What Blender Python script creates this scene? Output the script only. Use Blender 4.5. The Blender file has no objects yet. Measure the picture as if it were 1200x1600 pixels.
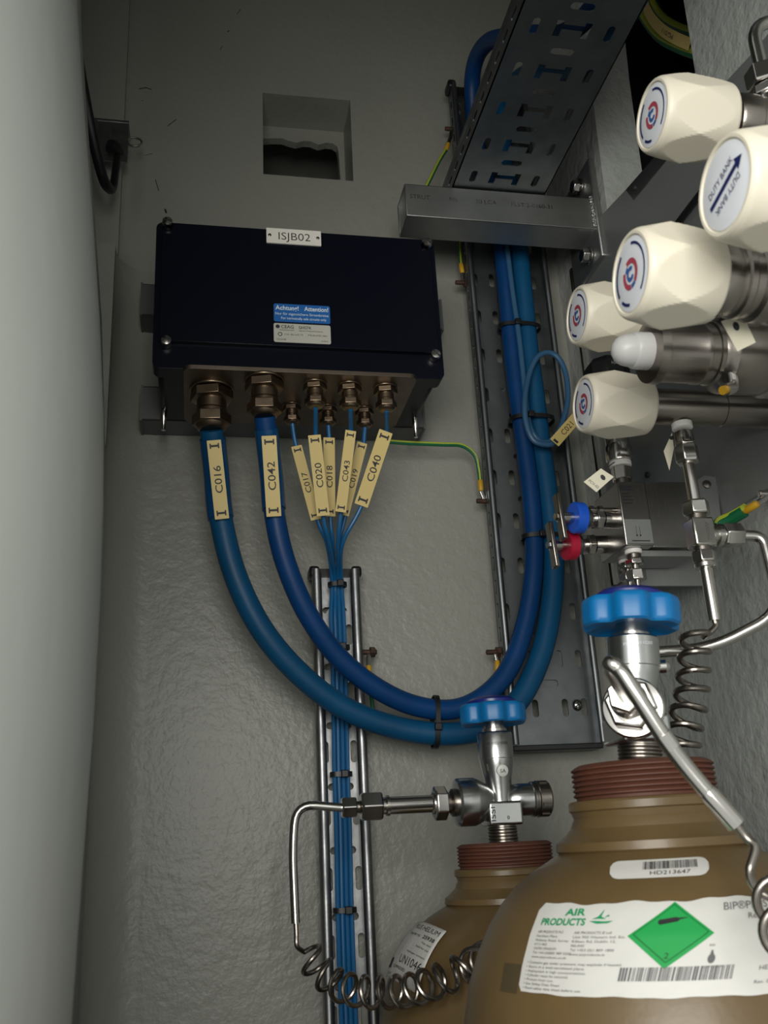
import bpy, bmesh, math, random
from mathutils import Vector, Matrix
from mathutils.geometry import delaunay_2d_cdt
random.seed(7)
V = Vector
R_ = math.radians
S = bpy.context.scene
C = S.collection

# ---------------------------------------------------------------- camera
FPX, YAW, PIT, ROL = 1500.0, R_(11.6), R_(19.25), R_(3.13)
CAM = V((0, 0, 1.45))
_h = V((math.sin(YAW), math.cos(YAW), 0))
FW = _h * math.cos(PIT) + V((0, 0, 1)) * math.sin(PIT)
_r0 = V((math.cos(YAW), -math.sin(YAW), 0))
_u0 = _r0.cross(FW)
RT = _r0 * math.cos(ROL) - _u0 * math.sin(ROL)
UP = _r0 * math.sin(ROL) + _u0 * math.cos(ROL)
cd = bpy.data.cameras.new('camera')
cam = bpy.data.objects.new('camera', cd)
C.objects.link(cam)
m3 = Matrix((RT, UP, -FW)).transposed()
cam.matrix_world = Matrix.Translation(CAM) @ m3.to_4x4()
cd.sensor_fit = 'VERTICAL'
cd.sensor_height = 36
cd.sensor_width = 27
cd.lens = FPX / 1600 * 36
cd.clip_start = 0.01
cd.dof.use_dof = True
cd.dof.focus_distance = 0.95
cd.dof.aperture_fstop = 20.0
S.camera = cam

# ---------------------------------------------------------------- light, world, exposure
w = bpy.data.worlds.new('world')
S.world = w
w.use_nodes = True
w.node_tree.nodes['Background'].inputs[0].default_value = (0.97, 1.0, 0.96, 1)
w.node_tree.nodes['Background'].inputs[1].default_value = 0.62
S.view_settings.view_transform = 'Standard'
S.view_settings.look = 'None'
S.view_settings.exposure = 0.0
S.view_settings.gamma = 1.0
S.view_settings.use_curve_mapping = False


def area(name, loc, target, sx, sy, power, col):
    ld = bpy.data.lights.new(name, 'AREA')
    ld.shape = 'RECTANGLE'
    ld.size, ld.size_y = sx, sy
    ld.energy = power
    ld.color = col
    o = bpy.data.objects.new(name, ld)
    C.objects.link(o)
    o.location = loc
    o.rotation_euler = (V(target) - V(loc)).to_track_quat('-Z', 'Y').to_euler()
    return o


area('door_light', (-0.18, -0.46, 1.64), (0.2, 0.8, 1.6), 0.68, 0.55, 11.5, (1.0, 0.985, 0.92))


def ray(x, y):
    return FW + RT * ((x - 600) / FPX) - UP * ((y - 800) / FPX)


def PY(x, y, Y):
    d = ray(x, y)
    return CAM + d * (Y / d.y)


def PX(x, y, X):
    d = ray(x, y)
    return CAM + d * (X / d.x)


def PZ(x, y, z):
    d = ray(x, y)
    return CAM + d * ((z - CAM.z) / d.z)


def PD(x, y, D):
    return CAM + ray(x, y) * D


# ---------------------------------------------------------------- materials
MATS = {}


def mat(name, col, rough=0.5, metal=0.0, bump=None, var=None, spec=None, coat=0.0, trans=0.0, aniso=None, rvar=None):
    if name in MATS:
        return MATS[name]
    m = bpy.data.materials.new(name)
    m.use_nodes = True
    nt = m.node_tree
    b = nt.nodes['Principled BSDF']
    b.inputs['Base Color'].default_value = (*col, 1)
    b.inputs['Roughness'].default_value = rough
    b.inputs['Metallic'].default_value = metal
    if spec is not None:
        b.inputs['Specular IOR Level'].default_value = spec
    if coat:
        b.inputs['Coat Weight'].default_value = coat
        b.inputs['Coat Roughness'].default_value = 0.15
    tc = nt.nodes.new('ShaderNodeTexCoord')
    if var:
        # var = (scale, other colour, low, high, stretch)
        n = nt.nodes.new('ShaderNodeTexNoise')
        n.inputs['Scale'].default_value = var[0]
        n.inputs['Detail'].default_value = 6
        mp = nt.nodes.new('ShaderNodeMapping')
        mp.inputs['Scale'].default_value = var[4] if len(var) > 4 else (1, 1, 1)
        nt.links.new(tc.outputs['Object'], mp.inputs[0])
        nt.links.new(mp.outputs[0], n.inputs['Vector'])
        cr = nt.nodes.new('ShaderNodeValToRGB')
        cr.color_ramp.elements[0].position = var[2]
        cr.color_ramp.elements[1].position = var[3]
        cr.color_ramp.elements[0].color = (*col, 1)
        cr.color_ramp.elements[1].color = (*var[1], 1)
        nt.links.new(n.outputs[0], cr.inputs[0])
        nt.links.new(cr.outputs[0], b.inputs['Base Color'])
        if rvar:
            mr = nt.nodes.new('ShaderNodeMapRange')
            mr.inputs[3].default_value = rvar[0]
            mr.inputs[4].default_value = rvar[1]
            nt.links.new(n.outputs[0], mr.inputs[0])
            nt.links.new(mr.outputs[0], b.inputs['Roughness'])
    if bump:
        # bump = list of (scale, strength, distance, stretch)
        prev = None
        for bp in bump:
            n = nt.nodes.new('ShaderNodeTexNoise')
            n.inputs['Scale'].default_value = bp[0]
            n.inputs['Detail'].default_value = 3
            mp = nt.nodes.new('ShaderNodeMapping')
            mp.inputs['Scale'].default_value = bp[3] if len(bp) > 3 else (1, 1, 1)
            nt.links.new(tc.outputs['Object'], mp.inputs[0])
            nt.links.new(mp.outputs[0], n.inputs['Vector'])
            bn = nt.nodes.new('ShaderNodeBump')
            bn.inputs['Strength'].default_value = bp[1]
            bn.inputs['Distance'].default_value = bp[2]
            nt.links.new(n.outputs[0], bn.inputs['Height'])
            if prev:
                nt.links.new(prev.outputs[0], bn.inputs['Normal'])
            prev = bn
        nt.links.new(prev.outputs[0], b.inputs['Normal'])
    MATS[name] = m
    return m


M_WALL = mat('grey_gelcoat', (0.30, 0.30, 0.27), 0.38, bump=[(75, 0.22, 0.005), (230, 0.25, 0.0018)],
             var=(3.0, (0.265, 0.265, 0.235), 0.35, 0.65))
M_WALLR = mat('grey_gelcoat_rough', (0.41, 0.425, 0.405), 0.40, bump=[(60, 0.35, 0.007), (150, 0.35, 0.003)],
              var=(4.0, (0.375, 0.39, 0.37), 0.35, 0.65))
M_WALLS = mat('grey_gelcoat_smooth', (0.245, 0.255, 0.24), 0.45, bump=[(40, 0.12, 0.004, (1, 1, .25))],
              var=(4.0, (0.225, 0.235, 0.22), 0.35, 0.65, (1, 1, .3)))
M_GALV = mat('galvanised_steel', (0.40, 0.405, 0.41), 0.38, 1.0, bump=[(120, 0.15, 0.001)],
             var=(45, (0.24, 0.25, 0.26), 0.35, 0.7), rvar=(0.28, 0.5))
M_GALVD = mat('dull_galvanised_steel', (0.235, 0.25, 0.255), 0.45, 1.0, bump=[(90, 0.15, 0.001)],
              var=(30, (0.165, 0.18, 0.19), 0.35, 0.7), rvar=(0.36, 0.5))
M_STRUT = mat('strut_steel', (0.48, 0.48, 0.47), 0.46, 1.0, bump=[(200, 0.1, 0.0006)],
              var=(25, (0.38, 0.39, 0.38), 0.35, 0.7))
M_CHAN = mat('channel_steel', (0.16, 0.165, 0.165), 0.5, 0.7)
M_SS = mat('stainless_steel', (0.56, 0.54, 0.51), 0.22, 1.0)
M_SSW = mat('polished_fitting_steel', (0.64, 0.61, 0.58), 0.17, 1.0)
M_SSD = mat('dark_stainless_steel', (0.29, 0.262, 0.235), 0.28, 1.0, bump=[(900, 0.12, 0.0004, (.05, 1, 1))])
M_BRUSH = mat('brushed_stainless', (0.36, 0.35, 0.335), 0.30, 1.0, bump=[(500, 0.2, 0.0006, (1, 1, .06))])
M_PANEL = mat('panel_steel', (0.30, 0.31, 0.305), 0.42, 0.55, bump=[(300, 0.25, 0.0006, (1, 1, .15))])
M_CHROME = mat('valve_chrome', (0.55, 0.555, 0.55), 0.24, 1.0, bump=[(300, 0.06, 0.0005)])
M_BLACK = mat('black_polyester', (0.0028, 0.0036, 0.0085), 0.30, spec=.22, bump=[(600, 0.05, 0.0003)])
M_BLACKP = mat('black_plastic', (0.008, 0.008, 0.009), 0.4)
M_BRASS = mat('nickel_brass', (0.25, 0.19, 0.135), 0.36, 1.0, var=(80, (0.19, 0.14, 0.095), 0.35, 0.7))
M_GPLATE = mat('bronze_plate', (0.20, 0.165, 0.135), 0.45, 1.0, var=(40, (0.16, 0.13, 0.10), 0.35, 0.7))
M_CABA = mat('blue_cable_teal', (0.003, 0.075, 0.180), 0.45, spec=.3, var=(25, (0.003, 0.060, 0.145), 0.3, 0.7), bump=[(60, .15, .002)])
M_CABB = mat('blue_cable_deep', (0.002, 0.044, 0.165), 0.45, spec=.3, var=(25, (0.002, 0.036, 0.13), 0.3, 0.7), bump=[(60, .15, .002)])
M_CABT = mat('blue_thin_cable', (0.008, 0.11, 0.28), 0.4)
M_CABG = mat('grey_blue_cable', (0.03, 0.10, 0.20), 0.45)
M_SLEEVE = mat('clear_blue_sleeve', (0.003, 0.06, 0.17), 0.25)
M_WHEEL = mat('blue_handwheel', (0.003, 0.135, 0.36), 0.36, spec=.4)
M_WHEELC = mat('navy_cap', (0.010, 0.018, 0.16), 0.3)
M_CYL = mat('khaki_brown_paint', (0.128, 0.084, 0.035), 0.36, bump=[(60, 0.14, 0.002), (250, .08, .0008)],
            var=(14, (0.096, 0.061, 0.024), 0.4, 0.72))
M_RING = mat('rust_red_primer', (0.105, 0.034, 0.019), 0.62, bump=[(200, 0.3, 0.001)],
             var=(40, (0.075, 0.025, 0.014), 0.35, 0.7))
M_PAPER = mat('white_label_paper', (0.60, 0.59, 0.56), 0.5, bump=[(35, 0.35, 0.003)])
M_PAPERG = mat('greyed_label_paper', (0.55, 0.54, 0.51), 0.5, bump=[(60, 0.4, 0.003)])
M_INK = mat('black_ink', (0.015, 0.015, 0.017), 0.6)
M_INKG = mat('grey_ink', (0.11, 0.11, 0.115), 0.6)
M_GREEN = mat('hazard_green', (0.010, 0.30, 0.065), 0.45)
M_GREEND = mat('hazard_green_line', (0.004, 0.15, 0.03), 0.45)
M_APG = mat('logo_green', (0.008, 0.27, 0.10), 0.5)
M_TAGY = mat('yellow_marker', (0.62, 0.47, 0.17), 0.5)
M_TAGW = mat('ivory_tag', (0.66, 0.62, 0.48), 0.5)
M_KNOB = mat('ivory_knob', (0.66, 0.61, 0.50), 0.42, bump=[(70, 0.06, 0.001)])
M_DISC = mat('knob_disc_white', (0.66, 0.68, 0.72), 0.4)
M_PTFE = mat('white_ptfe', (0.78, 0.76, 0.73), 0.5)
M_CAPW = mat('translucent_white_cap', (0.62, 0.61, 0.60), 0.35)
M_BLUEK = mat('blue_lever_ring', (0.01, 0.09, 0.55), 0.4)
M_REDK = mat('red_lever_ring', (0.35, 0.005, 0.03), 0.4)
M_LOGOB = mat('logo_blue', (0.04, 0.10, 0.30), 0.45)
M_LOGOR = mat('logo_red', (0.36, 0.05, 0.08), 0.45)
M_EMB = mat('matt_silver', (0.62, 0.62, 0.60), 0.6, 0.2)
M_NAVY = mat('navy_ink', (0.008, 0.012, 0.09), 0.5)
M_STBLUE = mat('sticker_blue', (0.012, 0.11, 0.36), 0.4)
M_STGREY = mat('sticker_grey', (0.44, 0.43, 0.38), 0.45)
M_NAME = mat('nameplate_white', (0.68, 0.65, 0.60), 0.4)
M_INKW = mat('white_ink', (0.62, 0.68, 0.72), 0.5)
M_YEL = mat('yellow_lug_sleeve', (0.52, 0.29, 0.015), 0.45)
M_GRN = mat('earth_green', (0.006, 0.12, 0.045), 0.45)
M_GRNY = mat('earth_yellow_stripe', (0.38, 0.44, 0.04), 0.45)
M_RUSTB = mat('rusty_bolt', (0.10, 0.045, 0.028), 0.6, 0.4, var=(150, (0.05, 0.03, 0.02), 0.4, 0.6))
M_OVERPAINT = mat('patch_dark_paint', (0.070, 0.052, 0.026), 0.5)  # darker overpaint on the cylinder beside the product label
M_DARKP = mat('chipped_paint', (0.03, 0.03, 0.028), 0.8)
M_WELD = mat('weld_bead', (0.55, 0.55, 0.54), 0.3, 1.0, bump=[(500, .9, .002)])


# ---------------------------------------------------------------- mesh helpers
def frame(o, x, y):
    x = V(x).normalized()
    y = V(y)
    y = (y - x * x.dot(y)).normalized()
    z = x.cross(y)
    return Matrix(((x.x, y.x, z.x, o[0]), (x.y, y.y, z.y, o[1]), (x.z, y.z, z.z, o[2]), (0, 0, 0, 1)))


def perp(a):
    a = V(a).normalized()
    r = V((0, 0, 1)) if abs(a.z) < 0.9 else V((1, 0, 0))
    u = (r - a * a.dot(r)).normalized()
    return u, a.cross(u)


def inpoly(p, poly):
    x, y = p
    c = False
    n = len(poly)
    for i in range(n):
        x1, y1 = poly[i]
        x2, y2 = poly[(i + 1) % n]
        if (y1 > y) != (y2 > y) and x < (x2 - x1) * (y - y1) / (y2 - y1) + x1:
            c = not c
    return c


class MB:
    def __init__(self):
        self.v = []
        self.f = []

    def add(self, vs, fs):
        b = len(self.v)
        self.v += [V(p) for p in vs]
        self.f += [tuple(i + b for i in q) for q in fs]
        return self

    def box(self, lo, hi, M=None):
        (x0, y0, z0), (x1, y1, z1) = lo, hi
        vs = [V((x, y, z)) for z in (z0, z1) for y in (y0, y1) for x in (x0, x1)]
        if M:
            vs = [M @ p for p in vs]
        return self.add(vs, [(0, 2, 3, 1), (4, 5, 7, 6), (0, 1, 5, 4), (2, 6, 7, 3), (0, 4, 6, 2), (1, 3, 7, 5)])

    def lathe(self, prof, o, axis, seg=32, rot=0.0, ref=None):
        a = V(axis).normalized()
        u, w_ = perp(a) if ref is None else ((V(ref) - a * a.dot(V(ref))).normalized(), None)
        if w_ is None:
            w_ = a.cross(u)
        o = V(o)
        vs, fs = [], []
        n = len(prof)
        for r, t in prof:
            for k in range(seg):
                th = rot + 2 * math.pi * k / seg
                rr = r(th) if callable(r) else r
                vs.append(o + a * t + (u * math.cos(th) + w_ * math.sin(th)) * rr)
        for i in range(n - 1):
            for k in range(seg):
                k2 = (k + 1) % seg
                fs.append((i * seg + k, i * seg + k2, (i + 1) * seg + k2, (i + 1) * seg + k))
        fs.append(tuple(reversed(range(seg))))
        fs.append(tuple(range((n - 1) * seg, n * seg)))
        return self.add(vs, fs)

    def cyl(self, o, axis, r, h, seg=28, ch=0.0006):
        return self.lathe([(r - ch, 0), (r, ch), (r, h - ch), (r - ch, h)], o, axis, seg)

    def hexn(self, o, axis, r, h, rot=0.0):
        # nut: chamfered hexagon (12-corner chamfer kept simple)
        return self.lathe([(r * .88, 0), (r, h * .10), (r, h * .90), (r * .88, h)], o, axis, 6, rot)

    def tube(self, pts, r, seg=12, closed=False, sx=1.0):
        pts = [V(p) for p in pts]
        n = len(pts)
        tang = []
        for i in range(n):
            if closed:
                t = pts[(i + 1) % n] - pts[i - 1]
            else:
                t = pts[min(i + 1, n - 1)] - pts[max(i - 1, 0)]
            tang.append(t.normalized())
        u, _ = perp(tang[0])
        vs, fs = [], []
        for i in range(n):
            t = tang[i]
            u = (u - t * t.dot(u)).normalized()
            q = t.cross(u)
            rr = r[i] if isinstance(r, (list, tuple)) else r
            for k in range(seg):
                th = 2 * math.pi * k / seg
                vs.append(pts[i] + (u * math.cos(th) * sx + q * math.sin(th)) * rr)
        m = n if closed else n - 1
        for i in range(m):
            j = (i + 1) % n
            for k in range(seg):
                k2 = (k + 1) % seg
                fs.append((i * seg + k, i * seg + k2, j * seg + k2, j * seg + k))
        if not closed:
            fs.append(tuple(reversed(range(seg))))
            fs.append(tuple(range((n - 1) * seg, n * seg)))
        return self.add(vs, fs)

    def plate(self, outer, holes, th, M, base=0.0):
        loops = [outer] + list(holes)
        vs2, edges, faces = [], [], []
        for lp in loops:
            b = len(vs2)
            vs2 += [V((p[0], p[1])) for p in lp]
            edges += [(b + i, b + (i + 1) % len(lp)) for i in range(len(lp))]
        res = delaunay_2d_cdt(vs2, edges, [list(range(len(outer)))], 1, 1e-7)
        ov, oe, of = res[0], res[1], res[2]
        tris = []
        for t in of:
            c = (sum(ov[i].x for i in t) / len(t), sum(ov[i].y for i in t) / len(t))
            if inpoly(c, outer) and not any(inpoly(c, h) for h in holes):
                tris.append(tuple(t))
        n = len(ov)
        vs = [M @ V((p.x, p.y, base)) for p in ov] + [M @ V((p.x, p.y, base + th)) for p in ov]
        cnt = {}
        for t in tris:
            for i in range(len(t)):
                e = (t[i], t[(i + 1) % len(t)])
                cnt[e] = cnt.get(e, 0) + 1
        fs = [tuple(reversed(t)) for t in tris] + [tuple(i + n for i in t) for t in tris]
        for (a, b) in cnt:
            if (b, a) not in cnt:
                fs.append((a, b, b + n, a + n))
        return self.add(vs, fs)

    def build(self, name, material, parent=None, bevel=0.0, seg=2, smooth=35, subsurf=0):
        me = bpy.data.meshes.new(name)
        me.from_pydata([tuple(p) for p in self.v], [], self.f)
        me.update()
        bm = bmesh.new()
        bm.from_mesh(me)
        bmesh.ops.recalc_face_normals(bm, faces=bm.faces)
        bm.to_mesh(me)
        bm.free()
        if smooth:
            me.polygons.foreach_set('use_smooth', [True] * len(me.polygons))
            me.set_sharp_from_angle(angle=R_(smooth))
        me.materials.append(material)
        o = bpy.data.objects.new(name, me)
        C.objects.link(o)
        if parent:
            o.parent = parent
            o.matrix_parent_inverse = parent.matrix_world.inverted()
        if bevel:
            b = o.modifiers.new('bevel', 'BEVEL')
            b.width = bevel
            b.segments = seg
            b.limit_method = 'ANGLE'
            b.angle_limit = R_(40)
        return o


def tag(o, label, cat, group=None, kind=None):
    o['label'] = label
    o['category'] = cat
    if group:
        o['group'] = group
    return o


def thing(name, loc, label, cat, group=None):
    o = bpy.data.objects.new(name, None)
    C.objects.link(o)
    o.empty_display_size = 0.02
    o.matrix_world = Matrix.Translation(V(loc))
    return tag(o, label, cat, group)


def struct(o):
    o['kind'] = 'structure'
    return o


def spline(pts, n=8, closed=False):
    pts = [V(p) for p in pts]
    out = []
    N = len(pts)
    segs = N if closed else N - 1
    for i in range(segs):
        if closed:
            p0, p1, p2, p3 = pts[i - 1], pts[i], pts[(i + 1) % N], pts[(i + 2) % N]
        else:
            p1, p2 = pts[i], pts[i + 1]
            p0 = pts[i - 1] if i else p1 * 2 - p2
            p3 = pts[i + 2] if i + 2 < N else p2 * 2 - p1
        for k in range(n):
            t = k / n
            out.append(0.5 * ((2 * p1) + (p2 - p0) * t + (2 * p0 - 5 * p1 + 4 * p2 - p3) * t * t + (3 * p1 - p0 - 3 * p2 + p3) * t ** 3))
    if not closed:
        out.append(pts[-1])
    return out


def arc_path(pts, rad, n=6):
    # polyline with rounded corners
    pts = [V(p) for p in pts]
    out = [pts[0]]
    for i in range(1, len(pts) - 1):
        a, b, c = pts[i - 1], pts[i], pts[i + 1]
        r = min(rad, (a - b).length * .45, (c - b).length * .45)
        p = b + (a - b).normalized() * r
        q = b + (c - b).normalized() * r
        for k in range(n + 1):
            t = k / n
            out.append(p * (1 - t) ** 2 + b * 2 * t * (1 - t) + q * t * t)
    out.append(pts[-1])
    return out


def coil(axis_pts, Rad, turns, per=20, start=0.0, radii=None):
    ax = spline(axis_pts, 24)
    L = [0]
    for i in range(1, len(ax)):
        L.append(L[-1] + (ax[i] - ax[i - 1]).length)
    tot = L[-1]
    n = int(turns * per)
    out = []
    u, _ = perp((ax[1] - ax[0]))
    j = 0
    for i in range(n + 1):
        s = tot * i / n
        while j < len(L) - 2 and L[j + 1] < s:
            j += 1
        t = (s - L[j]) / max(1e-9, L[j + 1] - L[j])
        p = ax[j].lerp(ax[j + 1], t)
        d = (ax[j + 1] - ax[j]).normalized()
        u = (u - d * d.dot(u)).normalized()
        q = d.cross(u)
        th = start + 2 * math.pi * turns * i / n
        rr = Rad if not radii else radii[0] + (radii[1] - radii[0]) * i / n
        out.append(p + (u * math.cos(th) + q * math.sin(th)) * rr)
    return out


def coil_from(prev, axis_pts, Rad, turns, per):
    # coil whose first turn starts where a tube arriving from prev meets it smoothly
    best = None
    for k in range(36):
        c_ = coil(axis_pts, Rad, turns, per, k * math.pi / 18)
        d0 = (c_[0] - V(prev)).normalized()
        sc_ = (c_[1] - c_[0]).normalized().dot(d0) - (c_[0] - V(prev)).length * 15
        if best is None or sc_ > best[0]:
            best = (sc_, c_)
    return best[1]


_TC = {}


def text2d(s, bold=0.0):
    if (s, bold) in _TC:
        return _TC[(s, bold)]
    cu = bpy.data.curves.new('t', 'FONT')
    cu.body = s
    cu.size = 1
    cu.resolution_u = 3
    cu.offset = bold
    cu.fill_mode = 'FRONT'
    o = bpy.data.objects.new('t', cu)
    C.objects.link(o)
    dg = bpy.context.evaluated_depsgraph_get()
    me = bpy.data.meshes.new_from_object(o.evaluated_get(dg))
    vs = [(p.co.x, p.co.y) for p in me.vertices]
    fs = [tuple(p.vertices) for p in me.polygons]
    bpy.data.objects.remove(o)
    bpy.data.curves.remove(cu)
    bpy.data.meshes.remove(me)
    x0 = min(p[0] for p in vs)
    x1 = max(p[0] for p in vs)
    _TC[(s, bold)] = ([(p[0] - x0, p[1]) for p in vs], fs, x1 - x0)
    return _TC[(s, bold)]


def put_text(mb, s, fn, x, y, h, w=None, align='l', bold=0.0, slant=0.0):
    """flat lettering: cap height h, baseline y, start x (in the frame of fn(u,v) -> point)"""
    vs, fs, W = text2d(s, bold)
    k = h / 0.70
    kx = k if w is None else w / W
    off = 0 if align == 'l' else (-W * kx / 2 if align == 'c' else -W * kx)
    mb.add([fn(x + off + p[0] * kx + slant * p[1] * k, y + p[1] * k) for p in vs], fs)
    return mb


def flat(M, off=0.0003):
    return lambda u, v: M @ V((u, v, off))


def rrect(x0, y0, x1, y1, r, n=5):
    out = []
    for cx, cy, a in ((x1 - r, y1 - r, 0), (x0 + r, y1 - r, 90), (x0 + r, y0 + r, 180), (x1 - r, y0 + r, 270)):
        for k in range(n + 1):
            t = R_(a + 90 * k / n)
            out.append((cx + r * math.cos(t), cy + r * math.sin(t)))
    return out


def slot(cx, cy, w_, h_, n=5):
    r = min(w_, h_) / 2 * .999
    return rrect(cx - w_ / 2, cy - h_ / 2, cx + w_ / 2, cy + h_ / 2, r, n)


def circ(cx, cy, r, n=20):
    return [(cx + r * math.cos(2 * math.pi * k / n), cy + r * math.sin(2 * math.pi * k / n)) for k in range(n)]


X, Y, Z = V((1, 0, 0)), V((0, 1, 0)), V((0, 0, 1))
YW = 1.0        # back wall
XR = 0.45       # right wall
XL = -0.095     # left wall
TOP = 2.9

# ================================================================ STRUCTURE
# back wall with a square pocket
niche = [(0.0745, 2.2545), (0.189, 2.2545), (0.190, 2.383), (0.0750, 2.382)]
Mback = frame((0, YW, 0), X, Z)     # local z points to -Y (towards the camera)
wb = MB()
wb.plate([(XL - .3, 0), (XR + .3, 0), (XR + .3, TOP), (XL - .3, TOP)], [niche], -0.06, Mback)
wall_back = struct(wb.build('wall_back', M_WALL, smooth=0))
# pocket rear face with a ragged opening into a cavity
rag = []
for (px, py) in ((405, 217), (425, 216), (440, 216), (452, 220), (463, 223), (475, 220), (486, 221), (498, 226), (510, 223), (520, 224), (527, 229), (529, 240), (532, 281), (405, 276)):
    p = PY(px, py, YW + .0601)
    rag.append((p.x, p.z))
nb = MB()
nb.plate([(0.03, 2.20), (0.24, 2.20), (0.24, 2.43), (0.03, 2.43)], [rag], -0.012, frame((0, YW + .0601, 0), X, Z))
nb.build('pocket_lining', M_WALL, wall_back, smooth=0)
cv = MB()
cv.plate([(0.02, 2.18), (0.25, 2.18), (0.25, 2.44), (0.02, 2.44)], [], -0.02, frame((0, YW + .42, 0), X, Z))
cv.box((0.02, YW + .072, 2.18), (0.25, YW + .42, 2.20))
cv.box((0.02, YW + .072, 2.42), (0.25, YW + .42, 2.44))
cv.box((0.02, YW + .072, 2.18), (0.04, YW + .42, 2.44))
cv.box((0.235, YW + .072, 2.18), (0.25, YW + .42, 2.44))
cv.build('pocket_cavity', M_WALL, wall_back, smooth=0)
# scratches, drill hole and chips in the paint of the back wall
for pts, r in (([(258, 327), (260, 333)], .0022), ([(243, 281), (248, 298)], .0009), ([(217, 139), (228, 137), (237, 140)], .0012), ([(222, 157), (223, 158)], .0012),
               ([(262, 197), (268, 192), (275, 187)], .0010), ([(355, 50), (358, 48)], .0011), ([(370, 22), (376, 15)], .0008), ([(344, 78), (347, 72)], .0007),
               ([(226, 243), (238, 240)], .0006), ([(200, 458), (201, 456)], .001)):
    MB().tube([PY(x, y, YW) for x, y in pts], r * .55, 6, sx=1.0).build('paint_chip', M_DARKP, wall_back)

# right wall with an opening high up for the earth cables
op = [(902, -90), (1058, -90), (1068, 0), (1078, 60), (1087, 118), (1087, 225), (1026, 300), (952, 352), (937, 240), (922, 120)]
opq = [PX(a, b, XR) for a, b in op]
Mright = frame((XR, 0, 0), Y, Z)    # local z points to +X
wr = MB()
wr.plate([(0.20, 0), (YW + .05, 0), (YW + .05, TOP), (0.20, TOP)], [[(p.y, p.z) for p in opq]], 0.05, Mright)
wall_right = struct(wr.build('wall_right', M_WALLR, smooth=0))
ys = [p.y for p in opq]
zs = [p.z for p in opq]
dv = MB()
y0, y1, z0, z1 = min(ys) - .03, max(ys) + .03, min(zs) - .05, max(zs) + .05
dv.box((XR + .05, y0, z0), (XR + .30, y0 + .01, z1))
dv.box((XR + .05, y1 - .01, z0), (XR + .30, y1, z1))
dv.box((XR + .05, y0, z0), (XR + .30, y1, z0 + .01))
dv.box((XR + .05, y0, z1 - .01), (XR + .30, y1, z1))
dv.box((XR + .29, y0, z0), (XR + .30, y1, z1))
dv.build('opening_dark_box', M_BLACKP, wall_right, smooth=0)  # black box painted in for the darkness inside the opening

# left wall with a tall pocket beside the back corner
lp = [PX(a, b, XL) for a, b in ((122, -140), (124, -60), (128, 60), (139, 220), (150, 365), (159, 500), (164, 690))]
poly = [(p.y, p.z) for p in lp] + [(YW + .02, lp[-1].z - .004), (YW + .02, 2.80), (lp[0].y, 2.80)]
wl = MB()
Mleft = frame((XL, 0, 0), Y, Z)
wl.plate([(0.50, 0), (YW + .05, 0), (YW + .05, TOP), (0.50, TOP)], [poly], -0.02, Mleft)
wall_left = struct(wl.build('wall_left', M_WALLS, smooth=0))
pk = MB()
zk = PY(190, 373, .945).z
pk.box((XL - .16, 0.45, 1.70), (XL - .15, 1.0, 2.85))
pk.box((XL - .16, 0.985, 1.70), (XL - .0005, 0.9995, 2.85))
pk.box((XL - .16, 0.45, 2.80), (XL - .015, 1.0, 2.85))
pk.box((XL - .16, 0.45, 1.70), (XL - .015, 1.0, 1.72))
pk.box((XL - .16, 0.955, 1.72), (XL - .0005, 0.985, zk))
pk.build('pocket_lining', M_WALL, wall_left, smooth=0)
# rounded inside corners
for nm, xx, sg in (('trim_1', XL, 1),):
    fil = MB()
    rr = 0.045
    sec = [(xx, YW)] + [(xx + sg * (rr - rr * math.sin(R_(a))), YW - rr + rr * math.cos(R_(a))) for a in range(0, 91, 10)][::-1]
    n = len(sec)
    ztop_f = 2.10
    vs = [V((p[0], p[1], zz)) for zz in (0.0, ztop_f) for p in sec]
    fil.add(vs, [tuple(range(n)), tuple(range(n, 2 * n))] + [(i, (i + 1) % n, n + (i + 1) % n, n + i) for i in range(n)])
    struct(fil.build(nm, M_WALL, smooth=40))
fl = MB()
fl.box((XL - .3, -1.6, -0.05), (XR + .3, YW + .3, 0.0))
struct(fl.build('floor', M_WALL, smooth=0))
# rounded door jamb in the left foreground
sil = [(122, -400), (122, -100), (125, 0), (135, 160), (146, 310), (157, 480), (163, 640), (162, 780), (157, 930), (146, 1130), (131, 1330), (112, 1600), (95, 1800)]
CYJ, AJ = 0.42, 0.095
rows = []
for (px, py) in sil:
    d = ray(px, py)
    ph = math.atan2(d.x, d.y)
    hor = math.hypot(d.x, d.y)
    cx = (math.sin(ph) * CYJ - AJ) / math.cos(ph)
    rows.append((CAM.z + d.z / hor * CYJ, cx))
rows = [(0.0, rows[-1][1])] + rows[::-1] + [(TOP, rows[0][1])]
jm = MB()
nj = 40
vs, fs = [], []
for z_j, cx in rows:
    for k in range(nj + 1):
        a_ = R_(-150 + 270 * k / nj)
        vs.append(V((cx + AJ * math.cos(a_), CYJ + AJ * math.sin(a_), z_j)))
for i in range(len(rows) - 1):
    for k in range(nj):
        a_ = i * (nj + 1) + k
        fs.append((a_, a_ + 1, a_ + nj + 2, a_ + nj + 1))
jm.add(vs, fs)
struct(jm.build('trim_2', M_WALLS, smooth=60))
hd_ = MB()  # unseen header, added to keep light off the upper back wall
hd_.box((XL - .3, 0.06, 2.00), (XR + .3, 0.11, TOP))
struct(hd_.build('shade_header', M_WALL, smooth=0))
ce = MB()
ce.box((XL - .3, 0.05, TOP - .02), (XR + .3, YW + .3, TOP + .03))
struct(ce.build('ceiling', M_WALL, smooth=0))


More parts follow.
